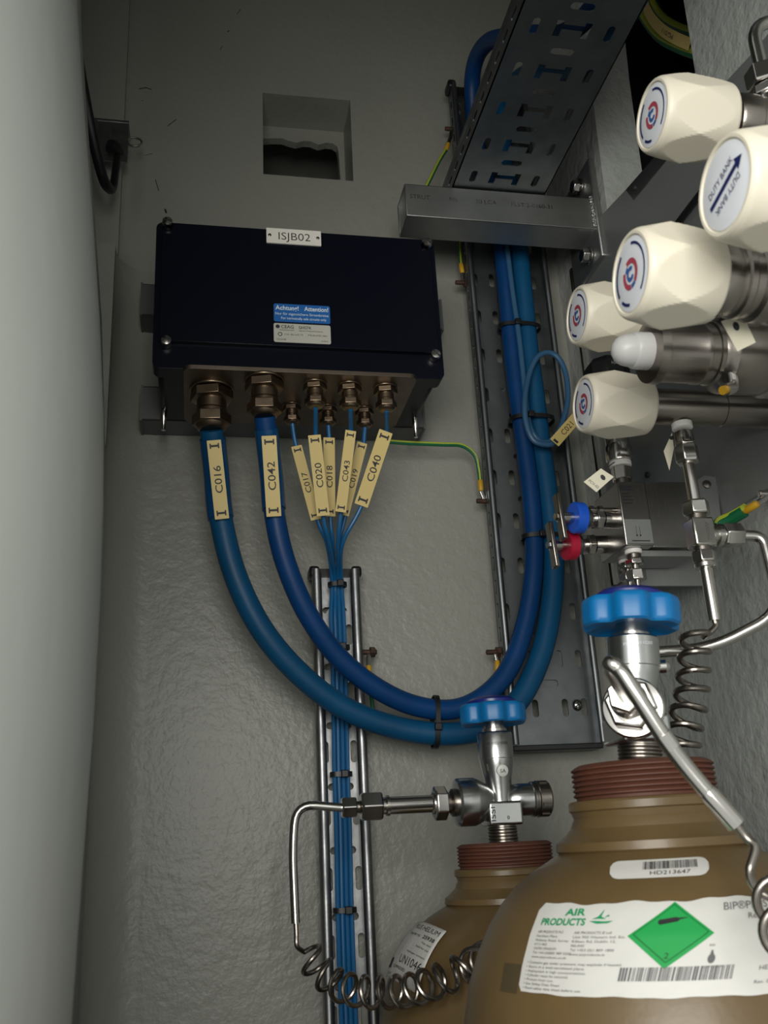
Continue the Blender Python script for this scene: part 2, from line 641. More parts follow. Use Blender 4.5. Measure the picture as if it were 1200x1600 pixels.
# ================================================================ CABLE TRAYS
def tray(name, M, width, length, depth, label, pitch, start, pattern, mater, lipr=0.0038, caps=True, flslots=True, lip=True):
    """local frame: x across, y along, z towards the open side; base at z=0"""
    t = thing(name, M @ V((0, 0, 0)), label, 'cable tray')
    hw = width / 2
    holes = []
    n = int((length - start) / pitch) + 1
    for i in range(n):
        yy = start + i * pitch
        if yy + 0.012 > length:
            break
        holes += pattern(yy, length)
    b = MB()
    b.plate([(-hw, 0), (hw, 0), (hw, length), (-hw, length)], holes, 0.0012, M)
    b.build('base_plate', mater, t, smooth=20)
    for s in (-1, 1):
        Mf = M @ Matrix(((0, 0, s, s * hw), (1, 0, 0, 0), (0, 1, 0, 0), (0, 0, 0, 1)))
        # local: x along the tray, y = up the flange, z = outwards
        fh = []
        if flslots:
            k = start
            while k + .012 < length:
                fh.append(slot(k, depth * .45, .016, .005))
                k += pitch / 2
        f = MB()
        f.plate([(0, 0), (length, 0), (length, depth), (0, depth)], fh, 0.0012, Mf, base=-0.0012)
        f.build('side_flange', mater, t, smooth=20)
        if lip:
            l = MB()
            xx = s * (hw - lipr * .6)
            l.tube([M @ V((xx, 0.0, depth)), M @ V((xx, length * .33, depth)), M @ V((xx, length * .66, depth)), M @ V((xx, length, depth))], lipr, 16)
            l.build('rolled_edge', mater, t)
            if caps:
                c_ = MB()
                c_.box((xx - .0055 + s * .002, length - .008, -.0005), (xx + .0055 + s * .002, length + .004, depth + .003), M)
                c_.build('end_cap', M_BLACKP, t, bevel=.003)
    if caps:
        c_ = MB()
        c_.box((-hw + .006, length - .004, 0.0), (hw - .006, length + .004, .008), M)
        c_.build('end_strip', M_BLACKP, t)
    return t


def pat_main(yy, L):
    h = []
    for u in (-.0375, -.0165, .0165, .0375):
        h.append(slot(u, yy, .0068, .0185))
    if yy + .026 + .006 < L:
        h.append(slot(0, yy + .026, .024, .0075))
    return h


def pat_over(yy, L):
    h = [slot(-.036, yy, .007, .0185), slot(.036, yy, .007, .0185)]
    a, b, c = .0065, .0135, .0095
    hh = [(-b - .0035, yy - c), (-b + .0035, yy - c), (-b + .0035, yy - .001), (b - .0035, yy - .001), (b - .0035, yy - c), (b + .0035, yy - c),
          (b + .0035, yy + c), (b - .0035, yy + c), (b - .0035, yy + .0055), (-b + .0035, yy + .0055), (-b + .0035, yy + c), (-b - .0035, yy + c)]
    h.append(hh)
    if yy + .026 + .006 < L:
        h.append(slot(0, yy + .026, .023, .0085))
    return h


def pat_small(yy, L):
    return [slot(-.0145, yy, .0068, .022), slot(.0145, yy, .0068, .022), slot(0, yy + .026, .026, .007)] if yy + .03 < L else [slot(-.0145, yy, .0068, .022), slot(.0145, yy, .0068, .022)]


TXL, TXR = 0.3165, 0.4160     # main tray flange positions
zbot = PY(870, 1166, 0.985).z
Mt = frame(((TXL + TXR) / 2, 0.972, zbot), X, Z)
TRAY = tray('cable_tray', Mt, TXR - TXL, 2.385 - zbot, 0.018, 'wide galvanised vertical cable tray in the right back corner carrying thick blue cables', 0.052, 0.038, pat_main, M_GALVD)
MB().box((TXL + .001, 0.958, zbot - .006), (TXR - .001, 0.990, zbot - .0002)).build('rubber_edging', M_BLACKP, TRAY, bevel=.001)
for zz in (1.62, 1.95, 2.25):
    MB().box((TXL + .02, 0.9735, zz - .02), (TXR - .02, 0.9998, zz + .02)).build('wall_spacer', M_GALVD, TRAY)
# little pan head screw in the tray base
sc = PY(902, 1102, .9705)
t = thing('tray_screw', sc, 'domed cross-head screw near the foot of the wide vertical tray', 'screw')
MB().lathe([(.0062, 0), (.0058, .0016), (.0040, .0034), (.0015, .0042)], sc, -Y, 24).build('head', M_SSW, t)
q = MB()
q.box((-.0038, -.0006, .0033), (.0038, .0006, .0046), frame(sc, (X + Z * .4), Z))
q.box((-.0006, -.0038, .0033), (.0006, .0038, .0046), frame(sc, (X + Z * .4), Z))
q.build('cross_recess', M_INK, t)

SXL, SXR = 0.1195, 0.1665
ztop_s = PY(525, 897, .985).z
Ms = frame(((SXL + SXR) / 2, 0.986, 1.05), X, Z)
tray('cable_tray', Ms, SXR - SXL, ztop_s - 1.05, 0.018, 'narrow galvanised vertical tray below the junction box with bundled thin cables', 0.060, (ztop_s - 1.05) - .006 - 0.060 * 11, pat_small, M_GALV, lipr=.0052)
# washer and screw in the small tray
wc = PY(526, 964, .9845)
t = thing('fixing_washer', wc, 'large round washer with screw behind the thin cables on the narrow tray', 'washer')
MB().lathe([(.0040, 0), (.0118, 0), (.0118, .0012), (.0040, .0012)], wc, -Y, 32).build('washer', M_GALV, t)
MB().lathe([(.0048, .001), (.0045, .003), (.002, .0045)], wc + V((.002, 0, 0)), -Y, 20).build('screw_head', M_SSW, t)

# overhead tray resting on the strut
ZO = 2.1475
OXL, OXR = 0.2760, 0.3860
Mo = frame(((OXL + OXR) / 2, 0.925, ZO), -X, -Y)
Mo = Matrix.Translation(V(((OXL + OXR) / 2, 0.925, ZO))) @ Matrix(((-1, 0, 0, 0), (0, -1, 0, 0), (0, 0, 1, 0), (0, 0, 0, 1)))
tray('cable_tray', Mo, OXR - OXL, 0.62, 0.026, 'slotted overhead cable tray running out over the steel strut towards the viewer', 0.052, 0.030, pat_over, M_GALVD, caps=False)

# ---------------------------------------------------------------- strut beam with end plate
YB = 0.862
zb1 = ZO - .0015
zb0 = zb1 - .0425
bl = PY(634, 320, YB).x
t = thing('strut_beam', (XR, YB + .02, zb0), 'steel cantilever strut with stamped lettering bolted to the right wall', 'beam')
b = MB()
th = .0025
b.box((bl, YB, zb0), (XR - .008, YB + th, zb1))
b.box((bl, YB, zb0), (XR - .008, YB + .041, zb0 + th))
b.box((bl, YB, zb1 - th), (XR - .008, YB + .041, zb1))
b.box((bl, YB + .041 - th, zb0), (XR - .008, YB + .041, zb1))
b.build('channel', M_STRUT, t, bevel=.0012, seg=3)
p0, p1 = PX(918, 226, XR - .006), PX(941, 418, XR - .006)
b = MB()
ya, yb_ = YB - .006, YB + .075
zl, zh = PX(938, 408, XR - .006).z, zb1 + .052
b.box((XR - .009, ya, zl), (XR - .0005, yb_, zh))
b.build('end_plate', M_STRUT, t, bevel=.002)
wd = MB()
wd.tube([V((XR - .009, YB - .0005, zb0 + .001)), V((XR - .009, YB - .001, zb0 + .02)), V((XR - .009, YB - .0005, zb1))], .0038, 10)
wd.build('weld_seam', M_WELD, t)
for zz in (zh - .020, zl + .018):
    yy = YB + .022
    bo = MB()
    bo.cyl((XR - .0095, yy, zz), -X, .0105, .002, 28)
    o = bo.build('washer', M_SS, t)
    MB().hexn((XR - .0115, yy, zz), -X, .0085, .0085, .3).build('bolt_head', M_SS, t, bevel=.0006)
le = MB()
for s, a, hgt in (('STRUT', 642, 12), ('PN', 704, 9), ('30 LCA', 745, 9), ('PLST 2-0360-31', 800, 9)):
    p = PY(a, 330, YB)
    put_text(le, s, flat(frame((p.x, YB, zb1 - .0155), X, Z), .0003), 0, -.004, .0055)
le.build('stamped_lettering', M_SS, t, smooth=0)

# ================================================================ MOUNTING CHANNELS behind the junction box
for (pa, pb, lab) in (((222, 603), (663, 660), 'lower steel mounting channel behind the junction box glands'),
                      ((222, 443), (690, 492), 'upper steel mounting channel with its end showing left of the junction box')):
    yf = .960
    a, c_ = PY(pa[0], pa[1], yf), PY(pb[0], pb[1], yf)
    zt_, zb_ = a.z, a.z - .040
    x0, x1 = a.x, c_.x
    t = thing('mounting_channel', (x0, YW, zb_), lab, 'channel')
    ch = MB()
    ch.box((x0, yf, zb_ ), (x1, yf + .002, zt_))
    ch.box((x0, yf, zb_), (x1, YW - .001, zb_ + .002))
    ch.box((x0, yf, zt_ - .002), (x1, YW - .001, zt_))
    ch.build('channel', M_CHAN, t, bevel=.0008)
    for xx in (x0, x1):
        e = MB()
        e.box((xx - .0012, yf - .001, zb_ - .001), (xx + .0012, YW - .001, zt_ + .001))
        e.build('end_cover', M_CHAN, t)

# ================================================================ JUNCTION BOX
JY = 0.830
jx0 = (PY(243, 345, JY).x + PY(240, 540, JY).x) / 2
jx1 = (PY(683, 380, JY).x + PY(690, 575, JY).x) / 2
jz1 = PY(255, 345, JY).z
jz0 = (PY(243, 572, JY).z + PY(690, 592, JY).z) / 2
t = thing('junction_box', ((jx0 + jx1) / 2, .96, jz0), 'black polyester junction box with bronze gland plate on the back wall', 'junction box')
JB = t
b = MB()
b.box((jx0 + .004, JY + .018, jz0 + .003), (jx1 - .004, .958, jz1 - .003))
b.build('housing', M_BLACK, t, bevel=.006, seg=3)
Mj = frame((jx0, JY, jz0), X, Z)      # local z = -Y outwards
W_, H_ = jx1 - jx0, jz1 - jz0
# lid: rear slab with rounded corners, stepped front with notched screw corners
lid = MB()
lid.plate(rrect(0, 0, W_, H_, .007), [], .020, Mj, base=-.022)
e_ = .017
fl_ = PY(460, 541, JY - .004).z - jz0 - e_ - .004
front = [(.006, e_ + .004 + fl_), (.006, H_ - e_), (e_ - .002, H_ - e_), (e_, H_ - .0065), (W_ - e_, H_ - .0065), (W_ - e_ + .002, H_ - e_), (W_ - .006, H_ - e_), (W_ - .006, e_ + .004 + fl_)]
lid.plate(front, [], .007, Mj, base=-.003)
lid.build('lid', M_BLACK, t, bevel=.0035, seg=3)
for (px, py) in ((262, 351), (666, 383), (260, 536), (679, 557)):
    p = PY(px, py, JY)
    s_ = MB()
    s_.lathe([(.0056, -.001), (.0056, .004), (.0046, .0066), (.001, .0075)], p, -Y, 24)
    o = s_.build('lid_screw', M_SSW, t)
    q = MB()
    q.box((-.0046, -.0006, .006), (.0046, .0006, .0078), frame(p, X + Z * random.uniform(-.8, .8), Z))
    q.build('slot', M_INK, o)
for xx in (jx0 + .008, jx1 - .008):
    s_ = MB()
    s_.lathe([(.0035, 0), (.0035, .012), (.0022, .014), (.0022, .024)], (xx, .935, jz0 + .006), -Z, 16)
    s_.build('foot_screw', M_SSW, t)
# name plate
p = PY(416, 357, JY - .0045)
p2 = PY(501, 364, JY - .0045)
p3 = PY(416, 380, JY - .0045)
npw, nph = p2.x - p.x, p.z - p3.z
Mn = frame((p.x, JY - .0045, p3.z), X, Z)
o = MB().plate(rrect(0, 0, npw, nph, .0006), [], .0015, Mn).build('name_plate', M_NAME, t)
le = MB()
put_text(le, 'ISJB02', flat(Mn, .0018), npw * .51, nph * .25, nph * .50, npw * .58, 'c', bold=-.008)
le.build('lettering', M_INK, o, smooth=0)
for u in (.06, .94):
    MB().lathe([(.0019, 0), (.0017, .0008), (.0006, .0012)], Mn @ V((npw * u, nph * .5, .0014)), -Y, 16).build('rivet', M_SS, o)
# blue and grey stickers
def sticker(pxl, pxr, yt, ybm, mater, name):
    a, bb, c_ = PY(pxl, yt, JY - .0045), PY(pxr, yt, JY - .0045), PY(pxl, ybm, JY - .0045)
    wq, hq = bb.x - a.x, a.z - c_.z
    Mq = frame((a.x, JY - .0042, c_.z), X, Z)
    o = MB().plate(rrect(0, 0, wq, hq, .0018), [], .0004, Mq).build(name, mater, JB, smooth=0)
    return o, Mq, wq, hq
o, Mq, wq, hq = sticker(427.5, 515, 474, 502, M_STBLUE, 'warning_sticker')
le = MB()
f_ = flat(Mq, .0006)
put_text(le, 'Achtung!', f_, wq * .03, hq * .66, hq * .24, wq * .41, bold=.018)
put_text(le, 'Attention!', f_, wq * .97, hq * .66, hq * .24, wq * .43, 'r', bold=.018)
put_text(le, 'Nur für eigensichere Stromkreise', f_, wq * .5, hq * .38, hq * .14, wq * .94, 'c')
put_text(le, 'For intrinsically safe circuits only', f_, wq * .53, hq * .14, hq * .14, wq * .80, 'c')
le.build('lettering', M_INKW, o, smooth=0)
o, Mq, wq, hq = sticker(427.5, 516, 504.5, 534, M_STGREY, 'type_sticker')
le = MB()
f_ = flat(Mq, .0006)
le.add([f_(wq * .07 + .0021 * math.cos(k * .3927), hq * .82 + .0021 * math.sin(k * .3927)) for k in range(16)], [tuple(range(16))])
put_text(le, 'CEAG', f_, wq * .13, hq * .74, hq * .17, wq * .22, bold=.01)
put_text(le, 'GHG74.', f_, wq * .44, hq * .74, hq * .15, wq * .22, bold=.012)
put_text(le, 'Sicherheitstechnik', f_, wq * .10, hq * .62, hq * .07, wq * .26)
put_text(le, 'Explosion Protected Enclosure', f_, wq * .44, hq * .61, hq * .07, wq * .42)
put_text(le, 'II 2G  EEx ia IIC T6', f_, wq * .19, hq * .38, hq * .08, wq * .32)
put_text(le, 'PTB 00 ATEX 1063', f_, wq * .60, hq * .38, hq * .08, wq * .33)
put_text(le, 'CE 0158', f_, wq * .05, hq * .10, hq * .09, wq * .16)
put_text(le, 'D-69412', f_, wq * .83, hq * .10, hq * .08, wq * .12)
for k in range(14):
    a0, a1 = k * .4488, (k + 1) * .4488
    le.add([f_(wq * .11 + r * math.cos(a), hq * .42 + r * math.sin(a)) for a, r in ((a0, .0015), (a1, .0015), (a1, .0022), (a0, .0022))], [(0, 1, 2, 3)])
le.build('lettering', M_INK, o, smooth=0)
# gland plate under the box
gz = jz0 + .001
ga, gb, gc = PZ(286, 566, gz), PZ(652, 586, gz), PZ(640, 664, gz)
gy0 = (ga.y + gb.y) / 2
gy1 = min(gc.y, .952)
o = MB().plate(rrect(ga.x, -gy1, gb.x, -gy0, .008), [], .0045, frame((0, 0, gz), X, -Y)).build('gland_plate', M_GPLATE, t, bevel=.0012)
# glands
GL = {}
def gland(key, px, py, sc_, pxb):
    c_ = PZ(px, py, gz - .004)
    g = MB()
    g.cyl(c_, -Z, .0150 * sc_, .0022 * sc_, 32)
    g.hexn(c_ - Z * .0022 * sc_, -Z, .0148 * sc_, .0075 * sc_, .25)
    o = g.build('cable_gland', M_BRASS, JB, bevel=.0005)
    g = MB()
    g.lathe([(.0100 * sc_, .0095 * sc_), (.0100 * sc_, .0165 * sc_), (.0092 * sc_, .0170 * sc_), (.0106 * sc_, .0178 * sc_), (.0106 * sc_, .0200 * sc_)], c_, -Z, 32)
    g.build('gland_body', M_BRASS, o)
    g = MB()
    g.hexn(c_ - Z * .0195 * sc_, -Z, .0132 * sc_, .0085 * sc_, .1)
    g.lathe([(.0108 * sc_, .0278 * sc_), (.0095 * sc_, .0300 * sc_), (.0075 * sc_, .0312 * sc_)], c_, -Z, 28)
    g.build('dome_nut', M_BRASS, o, bevel=.0004)
    GL[key] = c_ - Z * .0312 * sc_
gland('C016', 331, 607, 1.45, 0)
gland('C042', 413, 593, 1.30, 0)
gland('C020', 492, 600, .82, 0)
gland('C043', 546, 603, .82, 0)
gland('C040', 602, 606, .82, 0)
gland('C017', 456, 634, .66, 0)
gland('C018', 512, 637, .66, 0)
gland('C019', 569, 640, .66, 0)


# ================================================================ CABLES
def pixel(p):
    v = p - CAM
    return 600 + FPX * v.dot(RT) / v.dot(FW), 800 - FPX * v.dot(UP) / v.dot(FW)


def near_y(sp, px, py):
    return min(sp, key=lambda p: (pixel(p)[0] - px) ** 2 + (pixel(p)[1] - py) ** 2).y


def marker(parent, top, bot, wpx, sp, rr, s, mater=M_TAGY):
    """flat yellow marker strip in front of a cable; text reads upwards"""
    a, c_ = PY(top[0], top[1], near_y(sp, *top) - rr), PY(bot[0], bot[1], near_y(sp, *bot) - rr)
    L = (a - c_).length
    mid = (a + c_) / 2
    xd = (a - c_).normalized()
    M = frame(mid, xd, -X)
    wm = wpx / FPX * (mid - CAM).dot(FW)
    holes = []
    o = MB().plate(rrect(-L / 2, -wm / 2, L / 2, wm / 2, .0005), holes, .0009, M).build('marker_strip', mater, parent, smooth=0)
    le = MB()
    f_ = flat(M, .0011)
    put_text(le, s, f_, 0, -wm * .27, wm * .52, wm * 1.95, 'c', bold=.006)
    for e in (-1, 1):
        xx = e * (L / 2 - wm * .42)
        k = wm * .17
        for (x0_, y0_, x1_, y1_) in ((-.45, -1.4, .45, 1.4), (-1.1, 1.4, 1.1, 2.0), (-1.1, -2.0, 1.1, -1.4)):
            le.add([f_(xx + x * k, y * k) for x, y in ((x0_, y0_), (x1_, y0_), (x1_, y1_), (x0_, y1_))], [(0, 1, 2, 3)])
    le.build('lettering', M_INK, o, smooth=0)
    return o


def cable(name, pts, r, mater, label, cat='cable', group=None, n=10, seg=16):
    c_ = MB().tube(spline(pts, n), r, seg).build(name, mater)
    return tag(c_, label, cat, group)


RA, RB = .0114, .0102
# outer thick cable
gA = GL['C016']
pa = [gA + Z * .0005]
for px, py, yy in ((338, 740, .888), (345, 810, .888), (368, 900, .895), (410, 985, 0.9050), (470, 1055, 0.9180), (540, 1107, 0.9300), (620, 1137, 0.9380), (700, 1147, 0.9396), (762, 1134, 0.9408),
                   (812, 1092, 0.9420), (846, 1020, 0.9436), (862, 940, 0.9460), (865, 860, 0.9490), (857, 780, 0.9510), (846, 700, 0.9530), (836, 620, 0.9540), (827, 550, 0.9550), (819, 470, 0.9560), (811, 390, 0.9560)):
    pa.append(PY(px, py, yy))
last = pa[-1]
pa += [V((last.x, .956, 2.20)), V((last.x - .004, .962, 2.28)), V((last.x - .008, .925, 2.335)), V((last.x - .006, .86, 2.315)), V((last.x, .78, 2.24)), V((last.x, .68, 2.175)), V((last.x, .50, 2.163)), V((last.x, .32, 2.163))]
cA = cable('instrument_cable', pa, RA, M_CABA, 'outermost thick blue cable looping under the box, with marker C016', group=None)
gB = GL['C042']
pb = [gB + Z * .0005]
for px, py, yy in ((424, 740, .868), (430, 810, .870), (447, 882, .880), (481, 960, .895), (530, 1028, 0.9120), (590, 1076, 0.9250), (650, 1103, 0.9340), (710, 1108, 0.9390), (760, 1085, 0.9404),
                   (798, 1040, 0.9424), (822, 970, 0.9444), (833, 900, 0.9460), (834, 840, 0.9490), (829, 770, 0.9510), (820, 700, 0.9530), (810, 630, 0.9540), (801, 560, 0.9550), (793, 480, 0.9560), (784, 390, 0.9560)):
    pb.append(PY(px, py, yy))
last = pb[-1]
pb += [V((last.x - .004, .956, 2.20)), V((last.x - .016, .962, 2.30)), V((last.x - .026, .925, 2.370)), V((last.x - .026, .86, 2.36)), V((last.x - .018, .76, 2.27)), V((last.x - .008, .66, 2.185)), V((last.x, .50, 2.162)), V((last.x, .32, 2.162))]
cB = cable('instrument_cable', pb, RB, M_CABB, 'inner thick blue cable looping under the box, with marker C042')
# sleeves that hold the markers of the thick cables
spA, spB = spline(pa, 10), spline(pb, 10)
def sleeve(sp, r, ya, yb, parent):
    za, zb__ = PY(ya[0], ya[1], .88).z, PY(yb[0], yb[1], .88).z
    pts = [p for p in sp if zb__ <= p.z <= za and p.y < .91]
    o = MB().tube(pts, r + .0012, 18).build('marker_sleeve', M_SLEEVE, parent)
    for q in (pts[0], pts[-1]):
        pass
    return o
sleeve(spA[:80], RA, (330, 690), (345, 808), cA)
sleeve(spB[:80], RB, (420, 690), (430, 802), cB)
marker(cA, (334, 688), (347, 811), 22, spA, RA + .0032, 'C016')
marker(cB, (420, 681), (428, 807), 23, spB, RB + .0032, 'C042')

# thin bundled cables
bund = [(526, 905), (527, 960), (529, 1020), (531, 1100), (533, 1210), (536, 1300), (538, 1400), (541, 1500), (545, 1600), (549, 1700)]
TH = [('C017', [(459, 682), (464, 702), (496, 812), (511, 850)], -.0066, .0, .905, 'C017', ((463, 697), (494, 812), 17), .906),
      ('C020', [(494, 660), (494, 690), (505, 806), (515, 850)], -.0022, .0, .880, 'C020', ((491, 680), (505, 806), 20), .872),
      ('C018', [(513, 676), (515, 700), (516, 806), (520, 850)], -.0044, .0036, .905, 'C018', ((514, 684), (515, 807), 18), .900),
      ('C043', [(547, 660), (547, 690), (533, 800), (528, 850)], .0022, .0, .885, 'C043', ((548, 673), (532, 800), 17), .876),
      ('C019', [(567, 680), (565, 710), (540, 805), (531, 850)], .0044, .0036, .910, 'C019', ((566, 692), (537, 805), 16), .898),
      ('C040', [(604, 662), (601, 690), (565, 790), (535, 850)], .0066, .0, .890, 'C040', ((603, 674), (564, 790), 22), .880)]
for key, path, off, back, yy, s, mk, my in TH:
    g = GL[key]
    pts = [g + Z * .0004]
    for i, (px, py) in enumerate(path[1:]):
        pts.append(PY(px, py, yy + (.958 - yy) * (i / 3.0) ** 1.3 * .75))
    for i, (px, py) in enumerate(bund):
        wdn = 0.75 if i == 0 else 1.0
        q = PY(px, py, .9655 + back)
        pts.append(q + V((off * wdn, 0, 0)))
    word = {'C017': 'leftmost', 'C020': 'second', 'C018': 'third', 'C043': 'fourth', 'C019': 'fifth', 'C040': 'rightmost'}[key]
    lab = 'thin blue cable with marker %s dropping from the small glands into the narrow tray' % s
    if key == 'C019':
        lab = 'thin blue cable whose yellow marker is half hidden behind marker C043'
    o = cable('thin_cable', pts, .0022, M_CABT, lab, group='thin blue cables in the narrow tray', n=8, seg=10)
    marker(o, mk[0], mk[1], mk[2], spline(pts, 8), .0034 + (.005 if key in ('C020', 'C043') else 0), s)


# small looped cable beside the thick ones
lp_ = [(792, 385), (800, 450), (810, 520), (818, 590), (823, 640), (830, 672), (845, 690), (862, 688), (876, 668), (887, 625), (884, 585), (872, 559), (855, 551), (838, 560), (826, 588), (820, 625), (822, 660), (834, 688), (856, 695), (868, 690)]
pts = []
for i, (px, py) in enumerate(lp_):
    yy = .9435 if i < 5 else (.931 if i < 15 else .9245)
    pts.append(PY(px, py, yy))
o = cable('looped_cable', pts, .0032, M_CABG, 'thin grey-blue cable coiled in a loop beside the thick cables, with marker C021', n=8, seg=10)
# its marker, reading up to the right
a, c_ = PY(866, 692, .919), PY(908, 644, .919)
M = frame((a + c_) / 2, (c_ - a), -X + Z)
L, wm = (c_ - a).length, .0125
mo = MB().plate(rrect(-L / 2, -wm / 2, L / 2, wm / 2, .0005), [], .0009, M).build('marker_strip', M_TAGY, o, smooth=0)
le = MB()
put_text(le, 'C021', flat(M, .0011), -L * .04, -wm * .25, wm * .5, wm * 1.5, 'c')
le.add([M @ V((x, y, .0011)) for x, y in ((-L / 2 + .001, -.003), (-L / 2 + .004, -.003), (-L / 2 + .004, .003), (-L / 2 + .001, .003))], [(0, 1, 2, 3)])
le.build('lettering', M_INK, mo, smooth=0)


def tie(c0, axis, wdir, a, b_, label, headside=1, r=.0016, grp='black cable ties'):
    """oval band around a bundle; wdir = across, a = half width, b_ = half depth"""
    ax = V(axis).normalized()
    wv = (V(wdir) - ax * ax.dot(V(wdir))).normalized()
    dvv = ax.cross(wv)
    t = thing('cable_tie', c0, label, 'cable tie', grp)
    vs, fs = [], []
    n = 36
    hb = .0024
    for k in range(n):
        th_ = 2 * math.pi * k / n
        cx = math.copysign(abs(math.cos(th_)) ** .75, math.cos(th_))
        sx_ = math.copysign(abs(math.sin(th_)) ** .75, math.sin(th_))
        for rr, hh in ((0, -hb), (0, hb), (.0013, hb), (.0013, -hb)):
            vs.append(V(c0) + wv * cx * (a + rr) + dvv * sx_ * (b_ + rr) + ax * hh)
    for k in range(n):
        j = (k + 1) % n
        for e in range(4):
            fs.append((k * 4 + e, k * 4 + (e + 1) % 4, j * 4 + (e + 1) % 4, j * 4 + e))
    MB().add(vs, fs).build('band', M_BLACKP, t, smooth=30)
    d = dvv if dvv.y < 0 else -dvv
    hd = V(c0) + d * (b_ + .002) + wv * a * .25 * headside
    MB().box((-.0035, -.0035, -.002), (.0035, .0035, .0032), frame(hd, wv, ax)).build('head', M_BLACKP, t, bevel=.0008)
    return t


tie(PY(527, 914, .964), Z, X, .0088, .0055, 'black cable tie at the top of the narrow tray', 1)
tie(PY(530, 1012, .966), Z, X, .0098, .0055, 'black cable tie on the thin cables just above the thick loop crossing', 1)
tie(PY(533, 1210, .966), Z, X, .0098, .0055, 'black cable tie on the thin cables just above the thin steel pipe', 1)
tie(PY(539, 1422, .966), Z, X, .0098, .0055, 'lowest black cable tie on the thin cables near the steel coil', 1)
tie(PY(680, 1128, .939), PY(700, 1131, .939) - PY(660, 1129, .939), Z, .0250, .0125, 'black cable tie clamping the two thick cables at the bottom of their loop', -1)
tie(PY(811, 513, .955), Z, X, .0250, .0125, 'upper black cable tie around the thick cables below the steel strut', -1)
tie(PY(830, 658, .953), Z, X, .0255, .0165, 'black cable tie around the thick cables behind the looped thin cable', -1)
tie(PY(849, 840, .949), Z, X, .0240, .0125, 'black cable tie around the thick cables left of the lever valves', -1)


# ================================================================ EARTH WIRES
def earth(label, wire, lugpos, lugdir, bolt, grp=None, yl=.972, striped=True, r=.0022, stud=M_RUSTB):
    t = thing('earth_wire', bolt, label, 'earth wire', 'earth bonding wires')
    lugdir = V(lugdir).normalized()
    if wire:
        sp = spline(wire, 8)
        MB().tube(sp, r, 10).build('insulation', M_GRN, t)
        if striped:
            MB().tube([p + V((0, -r * .55, r * .55)) for p in sp], r * .62, 8).build('yellow_stripe', M_GRNY, t)
    MB().lathe([(.0022, 0), (.0030, .0015), (.0030, .012), (.0022, .0135)], lugpos, lugdir, 16).build('lug_sleeve', M_YEL, t)
    e = V(lugpos) + lugdir * .0135
    MB().tube([e, (e + V(bolt)) / 2, V(bolt)], .0014, 8, sx=1.8).build('lug_tongue', M_SS, t)
    bd = V((-1, 0, 0))
    b = MB()
    b.hexn(V(bolt) - bd * .006, bd, .0058, .0055, .2)
    b.cyl(V(bolt) - bd * .008, bd, .0028, .018, 14)
    b.build('bolt', stud, t)
    return t


bx = TXL - .001
def rail_pt(py, dx=0):
    x_ = 735 + (py - 430) * .0985
    return PY(x_ + dx, py, .972)
# 1 from the box to the tray rail
p = PY(758, 783, .972)
earth('green-yellow earth wire running from behind the junction box to the wide tray edge',
      [PY(600, 690, .955), PY(640, 693, .957), PY(690, 695, .960), (PY(722, 697, .963)), PY(742, 712, .966), PY(748, 735, .969), PY(750, 752, .970)], PY(750, 750, .970), PY(752, 770, .970) - PY(750, 750, .970), p)
# 2 above, from beam to rail
earth('earth lug with green wire on the wide tray edge just under the steel strut',
      [PY(711, 300, .968), PY(716, 350, .968), PY(719, 400, .970), PY(720, 414, .970)], PY(720, 412, .970), PY(723, 430, .970) - PY(720, 412, .970), PY(724, 442, .972))
# 3 at the tray top beside the overhead tray
earth('green earth wire with yellow lug at the dark tray top left of the overhead tray',
      [PY(662, 300, .955), PY(672, 280, .955), PY(686, 252, .960), PY(697, 234, .965)], PY(696, 236, .965), PY(705, 212, .965) - PY(696, 236, .965), PY(707, 202, .972), r=.0024)
# 4 low on the rail
earth('yellow earth lug hanging from the lower edge of the wide tray behind the thick cables',
      [PY(785, 1090, .974), PY(780, 1065, .972), PY(777, 1050, .970)], PY(777, 1052, .970), PY(777, 1028, .970) - PY(777, 1052, .970), PY(774, 1019, .970), striped=False)
# 5 small tray
earth('yellow earth lug and green wire on the right edge of the narrow tray',
      [PY(585, 1130, .975), PY(581, 1095, .974), PY(577, 1062, .972)], PY(577, 1060, .972), PY(576, 1036, .972) - PY(577, 1060, .972), PY(577, 1019, .975), striped=False)


# ================================================================ GAS CYLINDERS
PROF = [(.036, 0), (.0385, -.0012)]
z_ = -.0016
for k in range(6):
    PROF += [(.0402, z_ - .0008), (.0402, z_ - .0015), (.0386, z_ - .0023)]
    z_ -= .0028
RINGEND = len(PROF)
PROF += [(.0395, -.0194), (.0430, -.0200), (.0438, -.0212), (.0438, -.0250), (.0425, -.0258), (.0415, -.0290), (.0425, -.0307), (.0440, -.0345), (.0505, -.0405), (.0530, -.0418), (.0535, -.0460), (.0520, -.0472),
         (.058, -.0505), (.068, -.056), (.078, -.063), (.087, -.072), (.095, -.083), (.102, -.096), (.108, -.111), (.112, -.128), (.1145, -.147), (.1160, -.175)]


def prof_r(z):
    for (r1, z1), (r2, z2) in zip(PROF, PROF[1:]):
        if z2 <= z <= z1:
            return r1 + (r2 - r1) * (z - z1) / (z2 - z1 - 1e-12)
    return .1160 if z < 0 else 0.0


